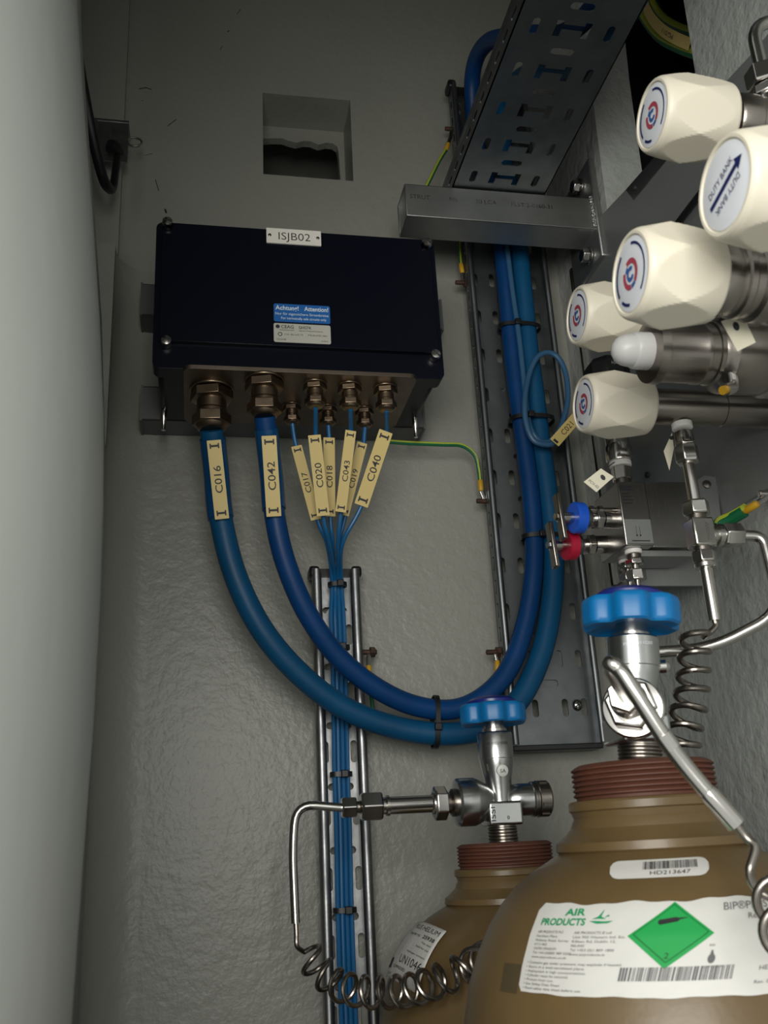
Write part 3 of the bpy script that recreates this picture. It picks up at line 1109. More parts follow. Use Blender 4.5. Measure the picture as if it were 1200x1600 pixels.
class Cyl:
    def __init__(self, top):
        self.t = V(top)

    def hit(self, px, py):
        d = ray(px, py)
        t_ = 0.15
        best = None
        while t_ < 1.3:
            p = CAM + d * t_
            q = p - self.t
            if q.z < -.044:
                g = math.hypot(q.x, q.y) - prof_r(q.z)
                if best is None or g < best[0]:
                    best = (g, math.atan2(q.y, q.x), q.z)
                if g < 0:
                    break
            t_ += .0004
        return best[1], best[2]

    def surf(self, th, z, off):
        r = prof_r(z)
        r2, r1 = prof_r(z - .002), prof_r(z + .002)
        n = V((.004, (r2 - r1))).normalized()     # outward (radial, up)
        rr = r + n.x * off
        return self.t + V((math.cos(th) * rr, math.sin(th) * rr, z + n.y * off))


class LMap:
    """maps label coords (0..W, 0..H) metres onto the cylinder skin through its four corners"""
    def __init__(self, cyl, TL, TR, BL, BR, ext=1.0):
        self.c = cyl
        self.k = [cyl.hit(*p) for p in (BL, BR, TL, TR)]
        b, r_, t_, q = self.k
        p = [cyl.surf(a[0], a[1], 0) for a in self.k]
        self.W = ((p[1] - p[0]).length + (p[3] - p[2]).length) / 2 * 1.02
        self.H = ((p[2] - p[0]).length + (p[3] - p[1]).length) / 2 * 1.02

    def __call__(self, u, v, off=.0004):
        u /= self.W
        v /= self.H
        a, b, c_, d = self.k
        th = (a[0] * (1 - u) + b[0] * u) * (1 - v) + (c_[0] * (1 - u) + d[0] * u) * v
        z = (a[1] * (1 - u) + b[1] * u) * (1 - v) + (c_[1] * (1 - u) + d[1] * u) * v
        return self.c.surf(th, z, off)

    def sheet(self, mb, x0, y0, x1, y1, off, n=24, m=10, rag=None):
        vs, fs = [], []
        for i in range(n + 1):
            for j in range(m + 1):
                u, v = x0 + (x1 - x0) * i / n, y0 + (y1 - y0) * j / m
                if rag:
                    u, v = rag(i / n, j / m, u, v)
                vs.append(self(u, v, off))
        for i in range(n):
            for j in range(m):
                a = i * (m + 1) + j
                fs.append((a, a + m + 1, a + m + 2, a + 1))
        mb.add(vs, fs)


def gas_cylinder(top, label):
    t = thing('gas_cylinder', (top[0], top[1], 0), label, 'gas cylinder', 'helium cylinders')
    body = [(r, z) for r, z in PROF[RINGEND:]] + [(.1160, -.4), (.1160, -(top[2]) + .03), (.108, -(top[2]) + .004), (.09, -(top[2]))]
    MB().lathe([(.03, -.0194)] + body, top, Z, 96).build('body', M_CYL, t, smooth=25)
    MB().lathe([(.012, 0.0)] + PROF[:RINGEND] + [(.0386, -.0196), (.02, -.0196)], top, Z, 80).build('neck_ring', M_RING, t, smooth=25)
    return t, Cyl(top)


ntop = PD(1001, 1192, .555)
rtop = PD(787, 1316, .816)
tN, cN = gas_cylinder(ntop, 'brown gas cylinder in the foreground with large white label and green hazard diamond')
tR, cR = gas_cylinder(rtop, 'brown gas cylinder standing behind the foreground one, half hidden, with a peeling label')

# --- barcode label on the near cylinder (its square code is left plain)
lm = LMap(cN, (956, 1347), (1104, 1339), (954, 1375), (1106, 1368))
sh = MB()
n_ = 28
def pill(i, j, u, v):
    e = min(i, 1 - i) * lm.W
    r = lm.H * .3
    k = 1.0 if e > r else math.sqrt(max(0, 1 - ((r - e) / r) ** 2)) * .3 / .3
    if e < r:
        cut = lm.H * .3 * (1 - math.sqrt(max(0, 1 - ((r - e) / r) ** 2)))
        v = cut + (lm.H - 2 * cut) * j
    return u, v
lm.sheet(sh, 0, 0, lm.W, lm.H, .0004, 40, 6, pill)
o = sh.build('barcode_label', M_PAPER, tN)
le = MB()
g_ = lambda u, v: lm(u, v, .0007)
x = lm.W * .34
random.seed(3)
while x < lm.W * .88:
    wd_ = random.choice((.004, .007, .011)) * lm.W
    le.add([g_(a, b) for a, b in ((x, lm.H * .44), (x + wd_, lm.H * .44), (x + wd_, lm.H * .86), (x, lm.H * .86))], [(0, 1, 2, 3)])
    x += wd_ + random.choice((.004, .007, .010)) * lm.W
put_text(le, 'HD213647', g_, lm.W * .61, lm.H * .14, lm.H * .2, lm.W * .40, 'c')
le.build('lettering', M_INK, o, smooth=0)

# --- the large label
lm2 = LMap(cN, (849, 1413), (1195, 1398), (811, 1549), (1195, 1553))
W2, H2 = lm2.W, lm2.H
def wav(i, j, u, v):
    e = .0006 * math.sin(i * 23) + .0004 * math.sin(i * 57 + 1)
    if j > .98:
        v += e
    if j < .02:
        v += e * .5
    if i < .001 and (j < .02 or j > .98):
        u += .002
    return u, v
sh = MB()
lm2.sheet(sh, 0, 0, W2 * 1.30, H2, .0004, 56, 14, wav)
LBL = sh.build('product_label', M_PAPER, tN)
dp = MB()
lm2.sheet(dp, -W2 * .125, H2 * -.03, -.001, H2 * .30, .0002, 8, 8)
dp.build('overpaint_patch', M_OVERPAINT, tN)
g2 = lambda u, v: lm2(u * W2, v * H2, .0008)
def T2(mb, s, x, y, h, w_=None, al='l', bold=0.0, sl=0.0):
    f_ = lambda u, v: lm2(u, v, .0008)
    put_text(mb, s, f_, x * W2, y * H2, h * H2, None if w_ is None else w_ * W2, al, bold, sl * 1.0)
le = MB()
T2(le, 'AIR', .155, .865, .075, .095, 'l', .03)
T2(le, 'PRODUCTS', .045, .755, .075, .215, 'l', .03)
# swoosh logo
le.add([g2(u, v) for u, v in ((.275, .80), (.31, .77), (.355, .775), (.375, .80), (.34, .795), (.305, .80))], [(0, 1, 2, 3, 4, 5)])
le.add([g2(u, v) for u, v in ((.285, .82), (.31, .85), (.330, .93), (.322, .85), (.345, .82), (.310, .825))], [(0, 1, 2, 3, 4, 5)])
le.add([g2(u, v) for u, v in ((.335, .84), (.352, .87), (.356, .85))], [(0, 1, 2)])
le.build('company_lettering', M_APG, LBL, smooth=0)
le = MB()
for i, s in enumerate(('AIR PRODUCTS PLC', 'Hersham Place', 'Molesey Road, Surrey', 'KT12 4RZ', 'UNITED KINGDOM', 'Tel +44 (0)800 389 0202', 'www.airproducts.co.uk')):
    T2(le, s, .045, .665 - i * .047, .026, len(s) * .0082)
for i, s in enumerate(('AIR PRODUCTS IE Ltd', 'Unit 950 Western Ind. Est.', 'Killeen Rd, Dublin 12,', 'IRELAND', 'Tel +353 (0)1 809 1800', 'www.airproducts.ie')):
    T2(le, s, .225, .660 - i * .047, .026, len(s) * .0082)
for i, s in enumerate(('• Contains gas under pressure; may explode if heated.', '• Store in a well-ventilated place.', '• Asphyxiant in high concentrations.', '• Cylinder must be secured.', '• Protect from sun.', '• See Safety Data Sheet', '• Read safety data sheet before use')):
    T2(le, s, .030, .320 - i * .047, .026, len(s) * .0079)
T2(le, 'BIP®PLUS HELIUM', .800, .865, .080, .36)
T2(le, 'Reorder no: 25938', .900, .760, .060, .28)
T2(le, 'UN1046', 1.01, .415, .130, .26)
T2(le, 'HELIUM, COMPRESSED', .955, .235, .045, .30)
T2(le, 'Rev. 09/16', .945, .105, .032, .10)
T2(le, 'Hydrogen content', 1.02, .560, .026, .16)
T2(le, 'Purity', 1.06, .665, .026, .06)
T2(le, 'DANGER', .738, .285, .020, .075)
T2(le, 'fill', .753, .500, .022, .02)
# small flask symbol
le.add([g2(.768 + .014 * math.cos(k * .5236), .375 + .048 * math.sin(k * .5236)) for k in range(12)], [tuple(range(12))])
le.add([g2(u, v) for u, v in ((.760, .40), (.776, .40), (.770, .46), (.764, .46))], [(0, 1, 2, 3)])
x = .445
random.seed(5)
while x < .86:
    wd_ = random.choice((.003, .005, .008))
    le.add([g2(a, b) for a, b in ((x, .165), (x + wd_, .165), (x + wd_, .305), (x, .305))], [(0, 1, 2, 3)])
    x += wd_ + random.choice((.002, .003, .006))
le.build('lettering', M_INKG, LBL, smooth=0)
# hazard diamond, subdivided so that it follows the curved shoulder
def diamond(cx, cy, hx, hy, off, name, mater):
    d = MB()
    n = 12
    vs, fs = [], []
    for i in range(n + 1):
        for j in range(n + 1):
            a, b = i / n, j / n
            u = cx + hx * (a - b)
            v = cy + hy * (a + b - 1)
            vs.append(lm2(u * W2, v * H2, off))
    for i in range(n):
        for j in range(n):
            q_ = i * (n + 1) + j
            fs.append((q_, q_ + n + 1, q_ + n + 2, q_ + 1))
    d.add(vs, fs)
    return d.build(name, mater, LBL)
diamond(.605, .635, .160, .348, .0007, 'hazard_diamond', M_GREEN)
diamond(.605, .648, .142, .308, .0009, 'diamond_border', M_GREEND)
diamond(.605, .648, .135, .292, .0011, 'diamond_field', M_GREEN)
le = MB()
f3 = lambda u, v: lm2(u * W2, v * H2, .0013)
ux, vx = .060, .030
le.add([f3(u, v) for u, v in ((.552, .750), (.560, .735), (.625, .765), (.632, .785), (.660, .800), (.659, .806), (.628, .803), (.615, .812), (.555, .790), (.550, .770))], [tuple(range(10))])
put_text(le, '2', lambda u, v: lm2(u, v, .0013), .604 * W2, .385 * H2, .060 * H2, None, 'c')
le.build('diamond_symbols', M_INK, LBL, smooth=0)

# --- peeling label on the rear cylinder
def depth_hit(c, px, py):
    th, z = c.hit(px, py)
    return c.surf(th, z, .0012)
l3 = [depth_hit(cR, 596, 1528), depth_hit(cR, 656, 1556), depth_hit(cR, 652, 1444), depth_hit(cR, 701, 1458)]
W3, H3 = (l3[1] - l3[0]).length, (l3[2] - l3[0]).length
nrm3 = (l3[1] - l3[0]).cross(l3[2] - l3[0]).normalized()
if nrm3.dot(FW) > 0:
    nrm3 = -nrm3
def patch3(u, v, off=0.0):
    u /= W3
    v /= H3
    p = (l3[0] * (1 - u) + l3[1] * u) * (1 - v) + (l3[2] * (1 - u) + l3[3] * u) * v
    return p + nrm3 * (off + .0075 * 4 * u * (1 - u) * .6 + .004 * 4 * v * (1 - v) + .0012)
sh = MB()
vs, fs = [], []
for i in range(17):
    for j in range(17):
        u, v = i / 16 * W3, j / 16 * H3
        if i == 0:
            u += .0016 * math.sin(j * 1.1) + .001
        vs.append(patch3(u, v))
for i in range(16):
    for j in range(16):
        a = i * 17 + j
        fs.append((a, a + 17, a + 18, a + 1))
sh.add(vs, fs)
o = sh.build('peeling_label', M_PAPERG, tR)
sm = o.modifiers.new('thick', 'SOLIDIFY')
sm.thickness = .0003
sm.offset = -1
le = MB()
f3 = lambda u, v: patch3(u, v, .0004)
put_text(le, 'PLUS HELIUM', f3, W3 * .95, H3 * .86, H3 * .085, W3 * .72, 'r')
put_text(le, 'Reorder no:', f3, W3 * .25, H3 * .74, H3 * .05, W3 * .36)
put_text(le, '25938', f3, W3 * .95, H3 * .74, H3 * .06, W3 * .27, 'r', bold=.02)
put_text(le, 'Test date', f3, W3 * .95, H3 * .66, H3 * .028, W3 * .22, 'r')
put_text(le, 'Valid for use', f3, W3 * .95, H3 * .58, H3 * .032, W3 * .30, 'r')
put_text(le, 'Hydrogen content', f3, W3 * .95, H3 * .46, H3 * .028, W3 * .45, 'r')
put_text(le, 'UN1046', f3, W3 * .95, H3 * .27, H3 * .13, W3 * .56, 'r')
put_text(le, 'COMPRESSED', f3, W3 * .25, H3 * .17, H3 * .045, W3 * .40)
put_text(le, 'HELIUM', f3, W3 * .10, H3 * .05, H3 * .03, W3 * .15)
le.add([f3(W3 * a, H3 * b) for a, b in ((.02, .14), (.16, .14), (.16, .30), (.04, .30))], [(0, 1, 2, 3)])
le.build('lettering', M_INK, o, smooth=0)


# ================================================================ CYLINDER VALVES
def handwheel(o, axis, t, sc_=1.0, rot=0.0):
    R0 = .0288 * sc_
    def rad(k):
        return lambda th: R0 * k * (1 + .085 * math.cos(6 * (th - rot)) - .035 * math.cos(12 * (th - rot)))
    w_ = MB()
    h = .0172 * sc_
    w_.lathe([(rad(.55), .003), (rad(.80), .0015), (rad(.93), 0), (rad(.985), .0012), (rad(1.0), .004), (rad(1.0), h - .004), (rad(.98), h - .0015), (rad(.93), h), (rad(.6), h + .001)], o, axis, 96)
    ob = w_.build('handwheel', M_WHEEL, t, smooth=40)
    c_ = MB()
    c_.lathe([(.0215 * sc_, h - .001), (.0215 * sc_, h + .0030), (.018 * sc_, h + .0056), (.009 * sc_, h + .0074), (.001, h + .0078)], o, axis, 40)
    c_.build('wheel_cap', M_WHEELC, ob)
    return ob


def valve_body(top, axis, label, zs=1.0, rot=0.0, bx_dir=X):
    """axis = up direction; origin at the top of the cylinder neck"""
    t = thing('cylinder_valve', top, label, 'valve', 'cylinder valves')
    A = V(axis).normalized()
    th = MB()
    pr = [(.0145, -.001)]
    for k in range(5):
        pr += [(.0128, .0005 + k * .0026), (.0128, .0013 + k * .0026), (.0118, .0020 + k * .0026)]
    pr = [(r, z * zs) for r, z in pr] + [(.0118, .0145 * zs)]
    th.lathe(pr, top, A, 40)
    th.build('threaded_stem', M_SSD, t)
    Mv = frame(top, bx_dir, bx_dir.cross(A) * -1)
    Mv = frame(top, bx_dir, A.cross(bx_dir))
    MB().box((-.0150, -.0150, .0135 * zs), (.0150, .0150, .0330 * zs), Mv).build('square_block', M_CHROME, t, bevel=.0022, seg=3)
    MB().lathe([(.0095, .028 * zs), (.0100, .036 * zs), (.0118, .050 * zs), (.0140, .062 * zs), (.0150, .068 * zs), (.0150, .0685 * zs), (.0155, .069 * zs), (.0155, .090 * zs), (.0145, .0915 * zs), (.0100, .0920 * zs)], top, A, 48).build('bonnet', M_CHROME, t)
    MB().lathe([(.0112, .0918 * zs), (.0112, .0945 * zs), (.0095, .0950 * zs), (.0095, .103 * zs)], top, A, 32).build('spindle_collar', M_SS, t)
    handwheel(V(top) + A * .0985 * zs, A, t, 1.0, rot)
    return t, A, Mv


# rear valve
tv, A, Mv = valve_body(rtop, Z, 'chrome valve with blue handwheel on the half-hidden rear cylinder', 1.0, .25)
oc = rtop + Z * .034
# right hand capped port
c_ = MB()
c_.lathe([(.010, 0), (.0125, .004), (.0135, .012), (.0135, .021), (.0145, .022)], oc + X * .006, X, 36)
c_.build('outlet_boss', M_CHROME, tv)
c_ = MB()
c_.lathe([(.0150, .0), (.0150, .0018), (.0142, .0024), (.0142, .0040), (.0152, .0048), (.0152, .0140), (.0140, .0155), (.006, .0156)], oc + X * .028, X, 40)
o = c_.build('outlet_cap', M_SSD, tv)
for k in range(9):
    a = k * 2 * math.pi / 9
    MB().box((-.0012, -.0004, -.0035), (.0012, .0010, .0035), frame(oc + X * .0375 + (Y * math.cos(a) + Z * math.sin(a)) * .0152, (Y * -math.sin(a) + Z * math.cos(a)), (Y * math.cos(a) + Z * math.sin(a)))).build('cap_rib', M_SSD, o)
# left hand inlet flange
c_ = MB()
c_.lathe([(.0110, .008), (.0150, .013), (.0185, .020), (.0195, .0225), (.0200, .024), (.0200, .0375), (.0185, .0395), (.013, .0400)], oc, -X, 48)
c_.build('outlet_nut', M_CHROME, tv)
# round emblem and plate marks
em = MB()
em.lathe([(.0050, -.003), (.0050, .0012), (.0044, .0016)], rtop + V((0, -.0140, .058)), V((0, -1, -.17)), 24)
o = em.build('emblem', M_EMB, tv)
le = MB()
Me = frame(rtop + V((0, -.0156, .0577)), X, V((0, -.17, 1)))
put_text(le, 'SA', flat(Me, .0004), 0, -.0016, .0032, None, 'c')
Mb = frame(rtop + V((-.0150, -.0150, .0135)), X, Z)
put_text(le, 'ISSI', flat(frame(rtop + V((-.0085, -.0150, .0145)), Z, -X), .0004), .0025, .0012, .004, .0115)
put_text(le, '0', flat(Mb, .0004), .0155, .0045, .003)
put_text(le, 'MI 0102110203', lambda u, v: rtop + V((.0157 * math.sin((u - .012) / .0157), -.0157 * math.cos((u - .012) / .0157), .080 + v)), 0, 0, .0022, .019)
le.build('stamped_lettering', M_INK, o, smooth=0)

# near valve, leaning slightly
An = V((math.sin(R_(4.2)), 0, math.cos(R_(4.2))))
tvn, An, Mvn = valve_body(ntop, An, 'chrome valve with blue handwheel on the foreground cylinder', .80, .12)
le = MB()
cb = ntop + An * .0665
put_text(le, 'MI 0102110203', lambda u, v: cb + V((.0157 * math.sin((u - .012) / .0157), -.0157 * math.cos((u - .012) / .0157), .0 + v)), 0, 0, .0018, .018)
le.build('stamped_lettering', M_INKW, tvn, smooth=0)
on = ntop + An * .027
tip = PD(958, 1052, .480)
od = (tip - on).normalized()
c_ = MB()
c_.lathe([(.0110, .006), (.0150, .012), (.0170, .0155), (.0170, .0185), (.0158, .0195)], on, od, 48)
c_.build('outlet_boss', M_CHROME, tvn)
c_ = MB()
c_.lathe([(.0165, .0185), (.0175, .0195), (.0175, .0215), (.0165, .0225), (.0120, .0230)], on, od, 48)
c_.build('outlet_ring', M_SSW, tvn)
c_ = MB()
c_.hexn(on + od * .0225, od, .0150, .011, .3)
c_.build('outlet_nut', M_SSW, tvn, bevel=.0008)
# small side nub
MB().lathe([(.0040, 0), (.0040, .006), (.0022, .0085)], ntop + An * .055 + V((.012, -.003, 0)), V((1, -.25, 0)), 20).build('side_plug', M_SSW, tvn)

# ================================================================ PIGTAILS
# rear pigtail: fitting, steel pipe, coil
t = thing('pigtail_hose', oc - X * .04, 'thin steel pigtail leaving the rear valve to the left and ending in a long coil', 'gas pipe', 'pigtails')
s0 = oc - X * .039
MB().lathe([(.0115, -.002), (.0115, .004), (.0085, .006), (.0085, .010)], s0, -X, 32).build('ferrule', M_SSD, t)
MB().hexn(s0 - X * .0085, -X, .0142, .0115, .0).build('hex_nut', M_SSW, t, bevel=.0007)
MB().lathe([(.0088, .018), (.0088, .021), (.0072, .022), (.0072, .058), (.0084, .0585), (.0084, .0610), (.0070, .062), (.0070, .066)], s0, -X, 32).build('connector_tube', M_SS, t)
MB().hexn(s0 - X * .0645, -X, .0128, .0185, .52).build('union_nut', M_SSW, t, bevel=.0008)
MB().lathe([(.0062, .0825), (.0048, .084), (.0048, .0875)], s0, -X, 24).build('neck', M_SSD, t)
MB().hexn(s0 - X * .0865, -X, .0092, .0125, .52).build('ferrule_nut', M_SSW, t, bevel=.0006)
st = s0 - X * .0975
yy = st.y
pp = arc_path([st, PY(462, 1256, yy), PY(457, 1330, yy - .002), PY(462, 1443, yy - .006)], .022)
MB().tube(pp, .0036, 14).build('pipe', M_SS, t)
e0 = PY(462, 1440, yy - .006)
e1 = PY(464, 1478, yy - .008)
cp = coil_from(e1, [PY(478, 1485, yy - .01), PY(495, 1510, yy - .012), PY(525, 1537, yy - .02), PY(565, 1549, yy - .04), PY(610, 1550, yy - .055), PY(650, 1545, yy - .075), PY(690, 1530, yy - .095), PY(730, 1512, yy - .10), PY(770, 1490, yy - .08)], .0105, 13.2, 22)
MB().tube(spline([e0, (e0 + e1) / 2, e1, cp[0]], 6)[:-1] + cp, .0019, 10).build('coil', M_SSD, t)

# near pigtail: bent pipe across the foreground
t = thing('pigtail_hose', tip, 'thick bright steel pipe crossing in front of the foreground cylinder with a coiled end', 'gas pipe', 'pigtails')
MB().lathe([(.0105, 0), (.0105, .008), (.0085, .010), (.0085, .014)], on + od * .033, od, 32).build('gland_neck', M_SSW, t)
MB().hexn(on + od * .0455, od, .0105, .009, .1).build('ferrule_nut', M_SSW, t, bevel=.0007)
e0 = on + od * .054
pth = spline([e0 - od * .004, e0 + od * .004, PD(952, 1040, .468), PD(968, 1047, .460), PD(994, 1085, .455), PD(1036, 1150, .450), PD(1070, 1196, .447), PD(1110, 1244, .443)], 10)
MB().tube(pth, .0040, 16).build('pipe', M_SS, t)
MB().tube([PD(1034, 1147, .450), PD(1050, 1169, .449)], .0044, 16).build('joint_sleeve', M_SSW, t)
MB().tube([PD(1104, 1237, .4435), PD(1110, 1243, .443), PD(1150, 1288, .440)], [.0042, .0046, .0046], 16).build('end_sleeve', M_SSW, t)
cp = coil_from(PD(1180, 1324, .4345), [PD(1202, 1364, .428), PD(1212, 1400, .412), PD(1222, 1440, .396), PD(1232, 1480, .380)], .0084, 2.5, 26)
MB().tube(spline([PD(1149, 1287, .440), PD(1166, 1309, .438), PD(1180, 1324, .4345), cp[0]], 8)[:-1] + cp, .0021, 12).build('coil', M_SSD, t)

# ================================================================ REGULATOR PANEL
XP = 0.4462
pl = [PX(a, b, XP) for a, b in ((886, 335), (943, 333), (1028, 243), (1180, 78), (1290, -60), (1290, 700), (1200, 762), (961, 915), (925, 650))]
t = thing('mounting_board', (XP, pl[0].y, pl[-1].z), 'grey steel gas panel plate on the right wall behind the regulators', 'panel')
pq = [(p.y, p.z) for p in pl]
ymax = max(pq[8][0], pq[7][0])
pq = [(ymax, pl[1].z), (pl[1].y, pl[1].z), (pl[2].y, pl[2].z), (pl[3].y, pl[3].z), (pl[4].y, pl[4].z), (pl[5].y, pl[5].z), (pl[6].y, pl[6].z), (ymax, pl[7].z)]
MB().plate(pq, [], .003, frame((XP, 0, 0), Y, Z)).build('plate', M_PANEL, t, smooth=0)
for nm_, dy_, wd_, mt_ in (('edge_black_strip', .0005, .0040, M_BLACKP), ('edge_steel_strip', -.0035, .0020, M_SSW)):
    MB().box((XP - .004, ymax + dy_ - wd_, pl[7].z), (XP - .0002, ymax + dy_, pl[1].z - .01)).build(nm_, mt_, t)  # thin black strip and steel strip along the board's far edge
# lighter strip with holes near the top edge
sa = [PX(a, b, XP - .001) for a, b in ((978, 296), (1034, 232), (1046, 244), (990, 312))]
MB().plate([(p.y, p.z) for p in sa], [], .001, frame((XP - .001, 0, 0), Y, Z)).build('edge_strip', M_BRUSH, t, smooth=0)
for (a, b) in ((992, 294), (1012, 742)):
    MB().lathe([(.0032, 0), (.0030, .002), (.001, .003)], PX(a, b, XP - .001), -X, 16).build('panel_screw', M_INK, t)
# dark strut edge seen behind the knobs
gr = [PX(a, b, XP - .004) for a, b in ((1056, 352), (1096, 300))]
MB().tube([gr[0], (gr[0] + gr[1]) / 2, gr[1]], .003, 8).build('cable_trim', M_BLACKP, t)


# ================================================================ REGULATORS
def knob(o, ax, R0, L, t, logo='swirl', rot=0.0):
    """faceted hand knob; o = centre of the front face, ax = direction into the panel"""
    ax = V(ax).normalized()
    u, w_ = perp(ax)
    n, m = 120, 56
    vs, fs = [], []
    for i in range(m + 1):
        s = i / m
        rev = .835 + .165 * s / .45 if s < .45 else 1 - .16 * (s - .45) / .55
        if s < .06:
            rev *= .94 + .06 * math.sqrt(s / .06)
        if s > .96:
            rev *= 1 - .04 * ((s - .96) / .04) ** 2
        for k in range(n):
            th = 2 * math.pi * k / n + rot
            sec = ((th - rot) % (math.pi / 3)) - math.pi / 6
            fl_ = .868 / math.cos(sec)
            r = min(rev, fl_) * R0
            vs.append(V(o) + ax * (L * s) + (u * math.cos(th) + w_ * math.sin(th)) * r)
    for i in range(m):
        for k in range(n):
            k2 = (k + 1) % n
            fs.append((i * n + k, i * n + k2, (i + 1) * n + k2, (i + 1) * n + k))
    fs.append(tuple(range(m * n, (m + 1) * n)))
    # front face ring and recess
    b = len(vs)
    rings = [(.78, 0.0), (.735, .0), (.715, .0012), (0.4, .0012)]
    for rr, dd in rings:
        for k in range(n):
            th = 2 * math.pi * k / n + rot
            vs.append(V(o) + ax * dd + (u * math.cos(th) + w_ * math.sin(th)) * rr * R0)
    for k in range(n):
        k2 = (k + 1) % n
        fs.append((k, k2, b + k2, b + k))
        for q in range(3):
            fs.append((b + q * n + k, b + q * n + k2, b + (q + 1) * n + k2, b + (q + 1) * n + k))
    fs.append(tuple(range(b + 3 * n, b + 4 * n)))
    kb = MB().add(vs, fs).build('knob', M_KNOB, t, smooth=7)
    MB().lathe([(R0 * .70, .0012), (R0 * .70, .0007), (R0 * .68, .0005), (R0 * .3, .0005)], o, ax, 48).build('face_disc', M_DISC, kb)
    # face frame: x to the viewer's left-right when looking along ax
    fx = ax.cross(Z).normalized()
    F_ = frame(V(o) + ax * .0005, fx, Z)
    if (F_.to_3x3() @ V((0, 0, 1))).dot(ax) > 0:
        F_ = frame(V(o) + ax * .0005, -fx, Z)
    f_ = flat(F_, .0003)
    def arc(mb, r0, r1, a0, a1, ox=0, oy=0, n_=14):
        for k in range(n_):
            t0, t1 = R_(a0 + (a1 - a0) * k / n_), R_(a0 + (a1 - a0) * (k + 1) / n_)
            mb.add([f_(ox + r * math.cos(a), oy + r * math.sin(a)) for a, r in ((t0, r0), (t1, r0), (t1, r1), (t0, r1))], [(0, 1, 2, 3)])
    if logo == 'swirl':
        rd, bl_, bk = MB(), MB(), MB()
        q = R0
        arc(rd, 0.200 * q, 0.300 * q, -60, 110)
        arc(rd, 0.200 * q, 0.300 * q, 150, 260)
        arc(bl_, .070 * q, .150 * q, 35, 325)
        arc(bl_, .150 * q, .215 * q, 112, 148)
        arc(bl_, .215 * q, .300 * q, 265, 298)
        arc(bk, .545 * q, .605 * q, 115, 200)
        arc(bk, .545 * q, .605 * q, 215, 250)
        arc(bk, .55 * q, .60 * q, -60, 70)
        for k in range(-55, 66, 10):
            pass
        rd.build('emblem_red', M_LOGOR, kb, smooth=0)
        bl_.build('emblem_blue', M_LOGOB, kb, smooth=0)
        bk.build('scale_marks', M_NAVY, kb, smooth=0)
    else:
        ar = MB()
        F2 = F_ @ Matrix.Rotation(R_(15), 4, 'Z')
        f2 = flat(F2, .0003)
        q = R0
        ar.add([f2(a * q, b * q) for a, b in ((-.50, -.045), (.40, -.045), (.40, -.13), (.60, .0), (.40, .13), (.40, .045), (-.50, .045))], [tuple(range(7))])
        put_text(ar, 'DUTY BANK', f2, -.02 * q, .14 * q, .12 * q, .80 * q, 'c')
        F3 = F_ @ Matrix.Rotation(R_(15 + 180), 4, 'Z')
        put_text(ar, 'DUTY BANK', flat(F3, .0003), .02 * q, .14 * q, .12 * q, .80 * q, 'c')
        ar.build('arrow_lettering', M_NAVY, kb, smooth=0)
    return kb


KR = .0262
def reg(px, py, d, label, body, mater, L=.047, logo='swirl', rot=math.pi / 6, ax=X, Rk=KR):
    o = PD(px, py, d)
    t = thing('pressure_regulator', V((XP, o.y, o.z)), label, 'regulator', 'gas panel regulators')
    knob(o, ax, Rk, L, t, logo, rot)
    prof = [(r, z + L) for r, z in body]
    end = XP - o.x - .0008
    prof = [q for q in prof if q[1] < end] + [(prof[-1][0], end)]
    MB().lathe(prof, o, X, 48).build('body', mater, t)
    return t, o


rb = [(.0125, -.004), (.0125, .004), (.0165, .0042), (.0175, .006), (.0175, .018), (.0165, .019), (.0165, .030), (.0190, .031), (.0190, .06), (.0225, .062), (.0225, .2)]
tA, oA = reg(1018, 180, .578, 'uppermost regulator with white knob and red-blue emblem, a bent tube above it', rb, M_SSD)
rbB = [(.0150, -.004), (.0150, .006), (.0200, .008), (.0200, .05), (.024, .052), (.024, .2)]
tB, oB = reg(1131, 290, .412, 'nearest regulator whose white knob shows a blue arrow, cut off by the right edge', rbB, M_SSD, logo='arrow', Rk=.0268)
rbC = [(.0175, -.004), (.0185, .0), (.0185, .008), (.0178, .009), (.0178, .012), (.0192, .013), (.0192, .016), (.0182, .017), (.0182, .021), (.0205, .0225), (.0205, .030), (.0195, .031), (.0215, .034), (.0215, .2)]
tC, oC = reg(984, 428, .470, 'large middle regulator with stained white knob below the arrow knob', rbC, M_SSD, L=.042)
rbD = [(.0125, -.004), (.0125, .006), (.0160, .008), (.0160, .2)]
tD, oD = reg(901, 493, .712, 'small far regulator with white knob partly behind the white dome cap', rbD, M_SSD, L=.044)
rbE = [(.0120, -.004), (.0140, .0), (.0140, .060), (.0136, .0602), (.0136, .0612), (.0142, .0615), (.0142, .2)]
tE, oE = reg(911, 631, .724, 'lowest regulator with white knob and long steel barrel above the pipe tee', rbE, M_SSD, L=.051)

# relief valve with white dome cap
oV = PD(974, 547, .64)
t = thing('relief_valve', V((XP, oV.y, oV.z)), 'stainless relief valve with round white dome cap between the white knobs', 'valve')
cap = [(.0010, -.0080), (.0045, -.0072), (.0080, -.0045), (.0102, -.0005), (.0110, .0040), (.0112, .0060), (.0118, .0065), (.0124, .0085), (.0127, .0190)]
MB().lathe(cap, oV, X, 40).build('dome_cap', M_CAPW, t)
MB().lathe([(.0150, .0175), (.0215, .0180), (.0222, .0230), (.0222, .0240), (.0205, .0250), (.0205, .0500), (.0212, .0510), (.0212, .0540), (.0204, .0546), (.0204, .0600), (.0216, .0606), (.0216, .0635), (.0210, .0640), (.0225, .0660),
            (.0262, .0690), (.0270, .0710), (.0270, .0990), (.0266, .1000), (.0255, .1004)], oV, X, 64).build('barrel', M_SSD, t)
e = XP - oV.x
MB().lathe([(.0262, .0995), (.0285, .1025), (.0285, .1400), (.024, .145), (.020, e - .0005)], oV, X, 64).build('valve_body', M_BRUSH, t)
